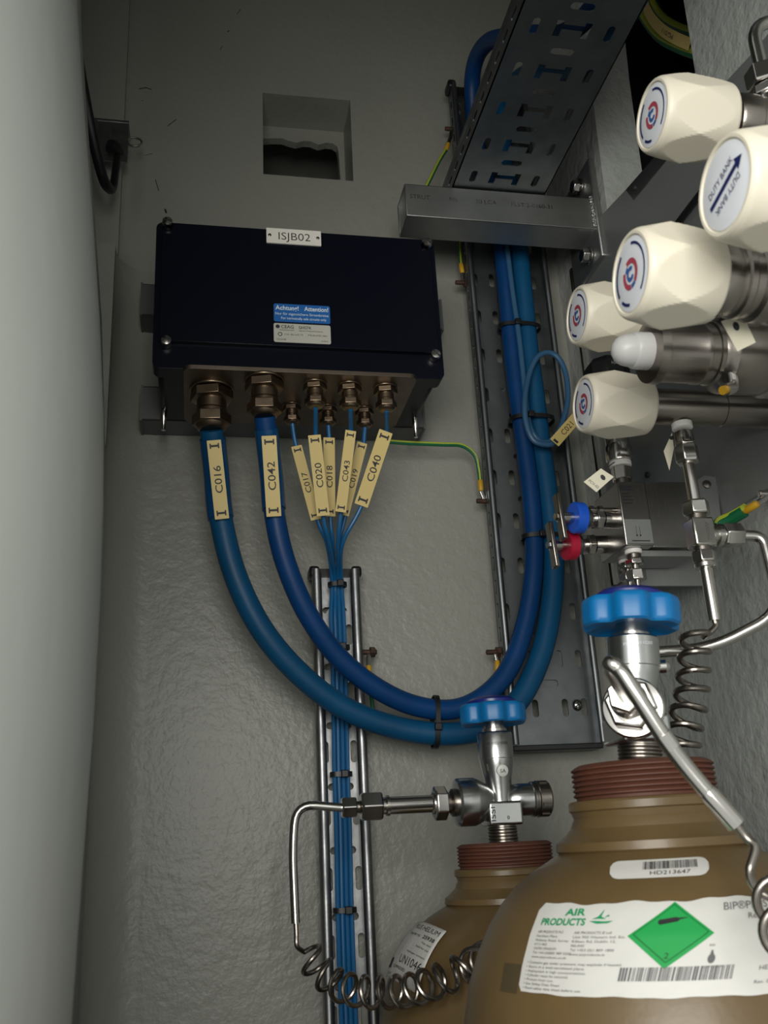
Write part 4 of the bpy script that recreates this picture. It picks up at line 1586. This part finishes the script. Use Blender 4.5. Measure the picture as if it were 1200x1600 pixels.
for a in (2.1, -2.5):
    MB().lathe([(.0022, 0), (.0022, .0014), (.0012, .0016)], oV + V((.0203, 0, 0)) + (Y * math.sin(a) * .0 + Z * .0180 * (1 if a > 0 else -1) - Y * .004), -X, 12).build('cap_screw', M_BLACKP, t)
# port with threaded nipple under the body
po = oV + V((.118, -.012, -.0225))
MB().lathe([(.0085, -.004), (.0085, .004), (.0070, .0045), (.0070, .007)], po, V((-.0, -.35, -1)), 28).build('port', M_SSW, t)
MB().lathe([(.0052, .0068), (.0052, .0074)], po, V((0, -.35, -1)), 24).build('port_bore', M_INK, t)
MB().lathe([(.0060, 0), (.0060, .0008)], oV + V((.118, -.0275, .0060)), V((0, -1, .22)), 24).build('plug', M_BRUSH, t)
le = MB()
Mo_ = frame(oV + V((.118, -.0284, .0062)), X, V((0, .22, 1)))
for k in range(24):
    a0, a1 = k * math.pi / 12, (k + .8) * math.pi / 12
    le.add([Mo_ @ V((r * math.cos(a), r * math.sin(a), .0003)) for a, r in ((a0, .0036), (a1, .0036), (a1, .0052), (a0, .0052))], [(0, 1, 2, 3)])
le.build('ring_mark', M_INKG, t, smooth=0)
# drain elbow below the barrel
de = oV + V((.070, -.010, -.024))
MB().tube(arc_path([de + Z * .004, de - Z * .006, de + V((-.010, -.004, -.010))], .006), .0042, 14).build('drain_elbow', M_SS, t)
MB().lathe([(.0030, 0), (.0030, .003)], de + V((-.010, -.004, -.010)), V((-1, -.4, -.4)), 14).build('brass_tip', M_YEL, t)

# steel ring bodies right of knob A: vertical fitting and bent tube
fa = PD(1168, 150, .600)
fa = V((oA.x + .082, oA.y, oA.z + .0165))
t = thing('vent_tube', fa, 'bent steel tube with hex fitting rising from the uppermost regulator', 'gas pipe')
MB().lathe([(.0085, -.001), (.0085, .004), (.0065, .005), (.0065, .010)], fa, Z, 28).build('adaptor', M_SSW, t)
MB().hexn(fa + Z * .006, Z, .0098, .0075, .2).build('body_nut', M_SS, t, bevel=.0006)
MB().hexn(fa + Z * .0145, Z, .0112, .0140, .5).build('tube_nut', M_SS, t, bevel=.0006)
tp = arc_path([fa + Z * .026, fa + V((0, 0, .068)), fa + V((.055, -.004, .072))], .022, 8)
MB().tube(tp, .0042, 14).build('tube', M_SS, t)
wd = V((oA.x + .078, oA.y - .0195, oA.z + .004))
MB().plate([(-.006, .004), (.004, .0015), (.006, -.006), (-.001, -.003)], [], .0006, frame(wd, X, Z)).build('warning_flag', M_YEL, tA, smooth=0)

# hanging tags
def swing_tag(parent_pt, corners, d, label, mater, hole, txt=None, wire=None):
    P = [PD(px, py, d) for px, py in corners]
    M = frame(P[0], P[1] - P[0], P[3] - P[0])
    Mi = M.inverted()
    q = [(Mi @ p) for p in P]
    t = thing('swing_tag', parent_pt, label, 'tag', 'hanging tags')
    o = MB().plate([(p.x, p.y) for p in q], [], .0006, M).build('tag_plate', mater, t, smooth=0)
    hp = PD(hole[0], hole[1], d)
    h = Mi @ hp
    sg = 1 if (M.to_3x3() @ V((0, 0, 1))).dot(FW) < 0 else -1
    off = .0008 if sg > 0 else -.0003
    MB().add([M @ V((h.x + .0016 * math.cos(k * .5236), h.y + .0024 * math.sin(k * .5236), off)) for k in range(12)], [tuple(range(12))]).build('hole', M_INK, o, smooth=0)
    MB().tube(spline([hp, (hp + V(parent_pt)) / 2 + Z * .002, V(parent_pt)], 5), .0005, 6).build('wire', M_SSD, t)
    if txt:
        le = MB()
        a, b = Mi @ PD(*txt[1], d), Mi @ PD(*txt[2], d)
        dx = V((b.x - a.x, b.y - a.y))
        ang = math.atan2(dx.y, dx.x)
        fn = lambda u, v: M @ V((a.x + u * math.cos(ang) - v * sg * math.sin(ang), a.y + u * math.sin(ang) + v * sg * math.cos(ang), off))
        put_text(le, txt[0], fn, 0, 0, dx.length * .22, dx.length)
        le.build('lettering', M_INKG, o, smooth=0)
    return t


swing_tag(PD(1142, 494, .505), [(1127, 502), (1160, 490), (1181, 535), (1152, 549)], .500, 'blank ivory tag hanging under the large middle knob', M_TAGW, (1150, 510))
swing_tag(PD(960, 722, .735), [(912, 753), (939, 732), (959, 745), (932, 769)], .730, 'small ivory tag with faint lettering wired beside the lowest knob', M_TAGW, (942, 746), ('PCV-02', (919, 752), (934, 764)))
swing_tag(PD(1058, 690, .745), [(1050, 676), (1053, 700), (1046, 735), (1037, 705)], .745, 'narrow ivory tag seen edge-on beside the vertical steel tube', M_TAGW, (1050, 684))

# ================================================================ DOWN TUBE, TEE, COIL
pt = V((oE.x + .051 + .036, oE.y, oE.z - .0135))
tgt = PY(1066, 668, oE.y)
pt = V((tgt.x, oE.y, oE.z - .0130))
t = thing('steel_tubing', pt, 'vertical steel tube with tee fitting under the lowest regulator, ending in a hanging coil', 'gas pipe')
def zpx(py):
    # height on the vertical tube axis for an image row
    lo, hi = 0.9, 2.6
    for _ in range(40):
        mid = (lo + hi) / 2
        v = V((pt.x, pt.y, mid)) - CAM
        if 800 - FPX * v.dot(UP) / v.dot(FW) > py:
            lo = mid
        else:
            hi = mid
    return lo
def vz(py):
    return V((pt.x, pt.y, zpx(py)))
MB().lathe([(.0078, .0), (.0078, .0045), (.0066, .005)], vz(669) + Z * .004, -Z, 28).build('seal_ring', M_PTFE, t)
k = (zpx(678) - zpx(694))
MB().lathe([(.0068, 0), (.0072, k * .3), (.0072, k)], vz(676), -Z, 28).build('nipple', M_SS, t)
MB().hexn(vz(686), -Z, .0078, zpx(686) - zpx(697), .2).build('adaptor_hex', M_SSW, t, bevel=.0005)
MB().hexn(vz(697), -Z, .0092, zpx(697) - zpx(724), .2).build('tube_nut', M_SS, t, bevel=.0006)
MB().tube([vz(722), vz(755), vz(790)], .0046, 16).build('tube', M_SSW, t)
MB().hexn(vz(784), -Z, .0102, zpx(784) - zpx(806), .2).build('tube_nut', M_SS, t, bevel=.0006)
MB().lathe([(.0066, 0), (.0066, zpx(805) - zpx(812))], vz(805), -Z, 24).build('neck', M_SSD, t)
tz0, tz1 = zpx(812), zpx(856)
te = MB()
te.box((pt.x - .0085, pt.y - .0075, tz1), (pt.x + .0085, pt.y + .0075, tz0))
o = te.build('tee_body', M_SS, t, bevel=.0015)
tm = (tz0 + tz1) / 2 - .001
c2 = V((pt.x, pt.y, tm))
MB().lathe([(.0075, .007), (.0070, .012), (.0085, .0125), (.0085, .016), (.0065, .0165), (.0065, .018)], c2, X, 28).build('tee_branch', M_SS, t)
MB().hexn(c2 + X * .0175, X, .0095, .0150, .52).build('branch_nut', M_SS, t, bevel=.0006)
le = MB()
put_text(le, 'SWAGELOK', flat(frame((pt.x + .002, pt.y - .0075, tz1 + .004), Z, -X), .0003), 0, -.002, .0028, .014)
le.build('stamped_lettering', M_SSW, o, smooth=0)
MB().lathe([(.0066, 0), (.0066, zpx(854) - zpx(862))], vz(854), -Z, 24).build('neck', M_SSD, t)
MB().hexn(vz(861), -Z, .0088, zpx(861) - zpx(880), .2).build('tube_nut', M_SSW, t, bevel=.0005)
MB().cyl(vz(880), -Z, .0080, zpx(880) - zpx(888), 24).build('nut_skirt', M_SS, t)
MB().tube([vz(886), vz(930), vz(970)], .0047, 16).build('tube', M_SSW, t)
q = lambda a, b, dy=0: PY(a, b, pt.y + dy)
cp = coil([q(1087, 990), q(1085, 1030), q(1080, 1090), q(1068, 1140), q(1064, 1172)], .0105, 6.3, 24, 1.0, (.0095, .0115))
MB().tube(spline([vz(966), vz(978), q(1107, 990), q(1098, 996)], 6)[:-1] + cp, .0022, 10).build('coil', M_SSD, t)
# branch pipe going right, dropping and returning behind the foreground valve
b0 = c2 + X * .0315
yb2 = b0.y
pipe = arc_path([b0, PY(1192, 838, yb2 - .004), PY(1222, 957, yb2 - .006), PY(1112, 1013, yb2 + .016), PY(985, 1022, yb2 + .03)], .020, 8)
o = MB().tube(pipe, .0042, 14).build('return_pipe', M_SS)
tag(o, 'steel pipe leaving the tee to the right and doubling back behind the foreground valve', 'gas pipe')

# ================================================================ MANIFOLD BLOCK on its bracket
bY = .700
f0, f1 = PY(971, 800, bY), PY(1023, 852, bY)
bxl, bxr = f0.x, f1.x
bzb = PY(973, 852, bY).z
bzt = PY(968, 752, bY).z
bYb = bY + .052
t = thing('manifold_block', ((bxl + bxr) / 2, bY, bzb), 'square stainless manifold block with small arrow plate above the foreground handwheel', 'manifold')
MB().box((bxl, bY, bzb), (bxr, bYb, bzt)).build('block', M_BRUSH, t, bevel=.0010)
Ml = frame((bxl, bY, bzb), X, Z)
wB, hB = bxr - bxl, bzt - bzb
o = MB().plate([(wB * .05, hB * .03), (wB * .97, hB * .03), (wB * .97, hB * .40), (wB * .05, hB * .40)], [], .0005, Ml).build('arrow_plate', M_PANEL, t, smooth=0)
le = MB()
f_ = flat(Ml, .0008)
for xx in (.42, .54):
    le.add([f_(wB * a, hB * b) for a, b in ((xx - .006, .16), (xx + .006, .16), (xx + .006, .29), (xx - .006, .29))], [(0, 1, 2, 3)])
    le.add([f_(wB * xx + .0008 * math.cos(k * .7854), hB * .15 + .0008 * math.sin(k * .7854)) for k in range(8)], [tuple(range(8))])
le.add([f_(wB * a, hB * b) for a, b in ((.22, .06), (.85, .06), (.85, .075), (.22, .075))], [(0, 1, 2, 3)])
le.build('arrow_marks', M_INK, o, smooth=0)
le = MB()
f_ = flat(Ml, .0005)
le.add([f_(wB * a, hB * b) for a, b in ((.05, .86), (.50, .86), (.50, .94), (.05, .94))], [(0, 1, 2, 3)])
for i, wi in enumerate((.26, .30, .38, .34)):
    le.add([f_(wB * a, hB * b) for a, b in ((.10, .80 - i * .05), (.10 + wi, .80 - i * .05), (.10 + wi, .815 - i * .05), (.10, .815 - i * .05))], [(0, 1, 2, 3)])
le.build('etched_lettering', M_INK, t, smooth=0)
# bracket to the panel
br0, br1 = PY(1023, 752, bY + .004), PY(1085, 856, bY + .004)
t2 = thing('manifold_bracket', (br1.x, bY, br1.z), 'brushed stainless bracket plate right of the manifold block', 'bracket')
MB().box((bxr + .0005, bY + .004, bzb), (br1.x + .006, bY + .0065, bzt + .002)).build('front_plate', M_BRUSH, t2, bevel=.0008)
fl2 = [PY(a, b, bY + .020) for a, b in ((1078, 757), (1097, 744), (1118, 747), (1127, 832), (1088, 860))]
MB().plate([(p.x, p.z) for p in fl2], [], .0025, frame((0, bY + .020, 0), X, Z)).build('rear_flange', M_PANEL, t2, bevel=.0006)
MB().box((br1.x + .003, bY + .0060, bzb), (br1.x + .0065, bY + .022, bzt)).build('bend', M_BRUSH, t2)
MB().box((bxl + .02, bYb + .001, bzb - .020), (XP - .001, bYb + .004, bzt)).build('back_plate', M_PANEL, t2)
MB().box((bxl + .016, bY + .012, bzb - .0055), (br1.x + .002, bYb - .004, bzb - .0005)).build('shelf', M_PANEL, t2)
MB().lathe([(.004, 0), (.0036, .0015), (.001, .0024)], PY(1104, 757, bY + .0172), -Y, 18).build('screw', M_SSD, t2)

# lever needle valves on the left face
def lever(py_, yy, ring, label, px_block, drop=0.0, tilt=0.0):
    c0 = V((bxl, yy, PY(px_block, py_, yy).z))
    dr = V((-1, -.10, tilt)).normalized()
    t = thing('lever_valve', c0, label, 'valve', 'lever valves on the manifold')
    MB().lathe([(.0078, 0), (.0078, .011)], c0, dr, 28).build('bonnet', M_SSW, t)
    MB().hexn(c0 + dr * .0115, dr, .0095, .0075, .3).build('packing_nut', M_SS, t, bevel=.0005)
    MB().lathe([(.0050, .018), (.0050, .024)], c0, dr, 20).build('stem', M_SS, t)
    MB().lathe([(.0085, .024), (.0092, .026), (.0092, .030)], c0, dr, 28).build('grey_collar', M_GALVD, t)
    MB().lathe([(.0120, .029), (.0132, .030), (.0132, .0375), (.0120, .0385), (.007, .0385)], c0, dr, 36).build('colour_ring', ring, t)
    MB().lathe([(.0045, .038), (.0045, .052), (.0035, .053)], c0, dr, 20).build('spindle', M_SS, t)
    h = c0 + dr * .0500
    MB().box((-.0020, -.0055, -.020), (.0020, .0055, .020), frame(h, V((1, 0, .05)), Y) ).build('handle_bar', M_SSD, t, bevel=.001)
    MB().lathe([(.0030, 0), (.0030, .003)], h + dr * .002, dr, 6).build('handle_screw', M_SSW, t)
    return t


lever(812, bY + .016, M_BLUEK, 'small needle valve with blue ring on the left of the manifold', 967)
lever(851, bY + .040, M_REDK, 'small needle valve with red ring below the blue-ringed one', 958, tilt=-.05)
# gauge screw on the corner
pz = PY(966, 795, bY + .006)
s_ = MB()
s_.lathe([(.0022, 0), (.0022, .012), (.0036, .0125), (.0036, .016), (.0024, .0165), (.0024, .020), (.0036, .0205), (.0036, .024)], V((bxl, bY + .01, pz.z)), -X, 18)
s_.build('bleed_screw', M_SSD, t)

# outlet fittings below the block
def outlet(px, yy, label, ys):
    top = V((PY(px, 852, yy).x, yy, bzb))
    def zz(py):
        lo, hi = 1.2, 2.2
        for _ in range(40):
            mid = (lo + hi) / 2
            v = V((top.x, top.y, mid)) - CAM
            if 800 - FPX * v.dot(UP) / v.dot(FW) > py:
                lo = mid
            else:
                hi = mid
        return lo
    z = [zz(p) for p in ys]
    z[0] = bzb
    t = thing('tube_fitting', (top.x, top.y, z[-1]), label, 'fitting', 'outlet fittings under the manifold')
    P = lambda zz_: V((top.x, top.y, zz_))
    MB().cyl(P(z[0]), -Z, .0072, z[0] - z[1], 28).build('seal_ring', M_PTFE, t)
    MB().cyl(P(z[1]), -Z, .0060, z[1] - z[2], 24).build('thread', M_SSD, t)
    MB().hexn(P(z[2]), -Z, .0078, z[2] - z[3], .2).build('hex', M_SSW, t, bevel=.0005)
    MB().cyl(P(z[3]), -Z, .0036, z[3] - z[4], 20).build('neck', M_SS, t)
    MB().hexn(P(z[4]), -Z, .0080, z[4] - z[5], .3).build('tube_nut', M_SSW, t, bevel=.0005)
    MB().tube([P(z[5]), P(z[5] - .02), P(z[5] - .04)], .0026, 12).build('tube', M_SS, t)
outlet(988, bY + .012, 'front steel tube fitting with white seal under the manifold block', (852, 866, 874, 883, 890, 908))
outlet(976, bY + .042, 'rear steel tube fitting with white seal half hidden under the manifold block', (856, 880, 884, 890, 896, 908))

# pressure transmitter standing on the block, mostly behind the lowest knob
ty = bY + .014
tb = V((PY(973, 752, ty).x, ty, bzt))
def zt_px(py):
    lo, hi = 1.2, 2.4
    for _ in range(40):
        mid = (lo + hi) / 2
        v = V((tb.x, tb.y, mid)) - CAM
        if 800 - FPX * v.dot(UP) / v.dot(FW) > py:
            lo = mid
        else:
            hi = mid
    return lo
t = thing('pressure_transmitter', tb, 'slim pressure transmitter with black head standing behind the lowest white knob', 'sensor')
P = lambda py: V((tb.x, tb.y, zt_px(py)))
MB().cyl(tb, Z, .0075, zt_px(748) - bzt, 24).build('thread', M_SSD, t)
MB().hexn(P(752), Z, .0088, zt_px(730) - zt_px(752), .4).build('lower_hex', M_SS, t, bevel=.0005)
MB().cyl(P(730), Z, .0095, zt_px(722) - zt_px(730), 28).build('seal_ring', M_PTFE, t)
MB().lathe([(.0112, 0), (.0118, .002), (.0118, .013), (.0108, .015)], P(722), Z, 32).build('upper_collar', M_SSW, t)
MB().cyl(P(698), Z, .0105, zt_px(600) - zt_px(698), 32).build('barrel', M_SS, t)
hd = P(602)
hz = zt_px(566) - hd.z
head = MB()
head.lathe([(.0190, 0), (.0200, .0015), (.0200, hz - .006), (.0150, hz), (.006, hz)], hd, Z, 8, .39)
o = head.build('head', M_BLACKP, t, bevel=.001)
le = MB()
put_text(le, 'HAZID', flat(frame(hd + V((-.004, -.0187, hz - .012)), X, Z), .0005), 0, 0, .0030, .012)
le.build('lettering', M_INKW, o, smooth=0)

# right hand earth lead on the panel edge
p0 = PX(1200, 768, XP - .004)
t = earth('thick green earth lead with yellow lug at the right edge beside the pipe tee', [PX(1117, 838, .405), PX(1122, 821, .408), PX(1140, 812, .414), PX(1163, 799, .420)], PX(1163, 799, .420), PX(1185, 786, .425) - PX(1163, 799, .420), PX(1204, 772, XP - .008), r=.0050, stud=M_SS)

# ================================================================ EARTH CABLES in the opening
for pts, label, mk in (([(985, -60), (996, 0), (1008, 30), (1030, 58), (1060, 75), (1100, 88), (1150, 92)], 'lower green-yellow earth cable with marker PG/011 in the dark wall opening', True),
                       ([(1010, -60), (1018, -8), (1030, 20), (1050, 38), (1085, 52), (1130, 58)], 'upper green earth cable in the dark wall opening', False)):
    P_ = [PX(a, b, XR + .035 + (.03 if not mk else 0)) for a, b in pts]
    o = cable('earth_cable', P_, .0052, M_GRN, label, 'earth cable', 'earth cables in the opening')
    sp = spline(P_, 10)
    MB().tube([p + V((-.0028, -.0022, .0010)) for p in sp], .0034, 10).build('yellow_stripe', M_GRNY, o)
    if mk:
        cl = [PX(a, b, XR + .026) for a, b in ((1006, -6), (1010, 14), (1020, 32), (1036, 48), (1056, 60), (1077, 69))]
        cs = spline(cl, 6)
        vs, fs = [], []
        for i, p in enumerate(cs):
            d = (cs[min(i + 1, len(cs) - 1)] - cs[max(i - 1, 0)]).normalized()
            nrm = X.cross(d).normalized() * .0058
            for sx_, ox in ((-1, 0), (1, 0), (1, .0008), (-1, .0008)):
                vs.append(p + nrm * sx_ + X * ox)
        for i in range(len(cs) - 1):
            for e in range(4):
                fs.append((i * 4 + e, i * 4 + (e + 1) % 4, (i + 1) * 4 + (e + 1) % 4, (i + 1) * 4 + e))
        fs += [(0, 1, 2, 3), tuple(len(vs) - 4 + k for k in range(4))]
        mo = MB().add(vs, fs).build('marker_strip', M_TAGY, o)
        # lettering follows the strip, upside down as it hangs
        L_ = [0]
        for i in range(1, len(cs)):
            L_.append(L_[-1] + (cs[i] - cs[i - 1]).length)
        def onstrip(u, v):
            s = L_[-1] * .72 - u
            for i in range(len(cs) - 1):
                if L_[i + 1] >= s:
                    break
            f__ = (s - L_[i]) / (L_[i + 1] - L_[i])
            d = (cs[i + 1] - cs[i]).normalized()
            nrm = X.cross(d).normalized()
            if nrm.z > 0:
                nrm = -nrm
            return cs[i].lerp(cs[i + 1], f__) + nrm * v - X * .0004
        le = MB()
        put_text(le, 'PG/011', onstrip, 0, -.0022, .0045, .030)
        le.build('lettering', M_INK, mo, smooth=0)

# ================================================================ HOOK PLATE AND STRAP in the left pocket
hy = .955
t = thing('latch_plate', PY(185, 250, .984), 'small steel latch plate with ring in the left wall pocket', 'latch')
a, b = PY(152, 190, hy), PY(199, 255, hy)
Mh = frame((a.x, hy, b.z), X, Z)
wq, hq = b.x - a.x, a.z - b.z
MB().plate(rrect(0, 0, wq, hq, .001), [rrect(wq * .45, hq * .60, wq * .85, hq * .85, .001)], .002, Mh).build('plate', M_GALV, t)
MB().box((-.004, -.0, -.028), (wq, .0025, .003), Mh @ Matrix.Translation(V((0, hq, 0)))).build('top_lip', M_GALV, t)
rc = PY(210, 222, hy)
MB().tube([rc + (X * math.cos(k * .3142) * .0085 + Z * math.sin(k * .3142) * .0062) for k in range(20)], .0013, 8, closed=True).build('ring', M_SS, t)
MB().lathe([(.006, 0), (.0085, .002), (.0085, .014), (.005, .020)], PY(183, 240, hy), V((-.3, -1, -.1)), 24).build('knob', M_BLACKP, t)
sp = spline([PY(118, 70, .80), PY(132, 150, .84), PY(146, 220, .87), PY(160, 275, .90), PY(168, 292, .915), PY(174, 296, .925), PY(178, 285, .93), PY(181, 262, .935), PY(184, 242, .94)], 8)
o = MB().tube(sp, [.0058] * 30 + [.0058 - .0016 * min(1, (i / 20)) for i in range(len(sp) - 30)], 12).build('strap_cord', M_BLACKP)
tag(o, 'black cord looped over the latch knob in the left wall pocket', 'cord')
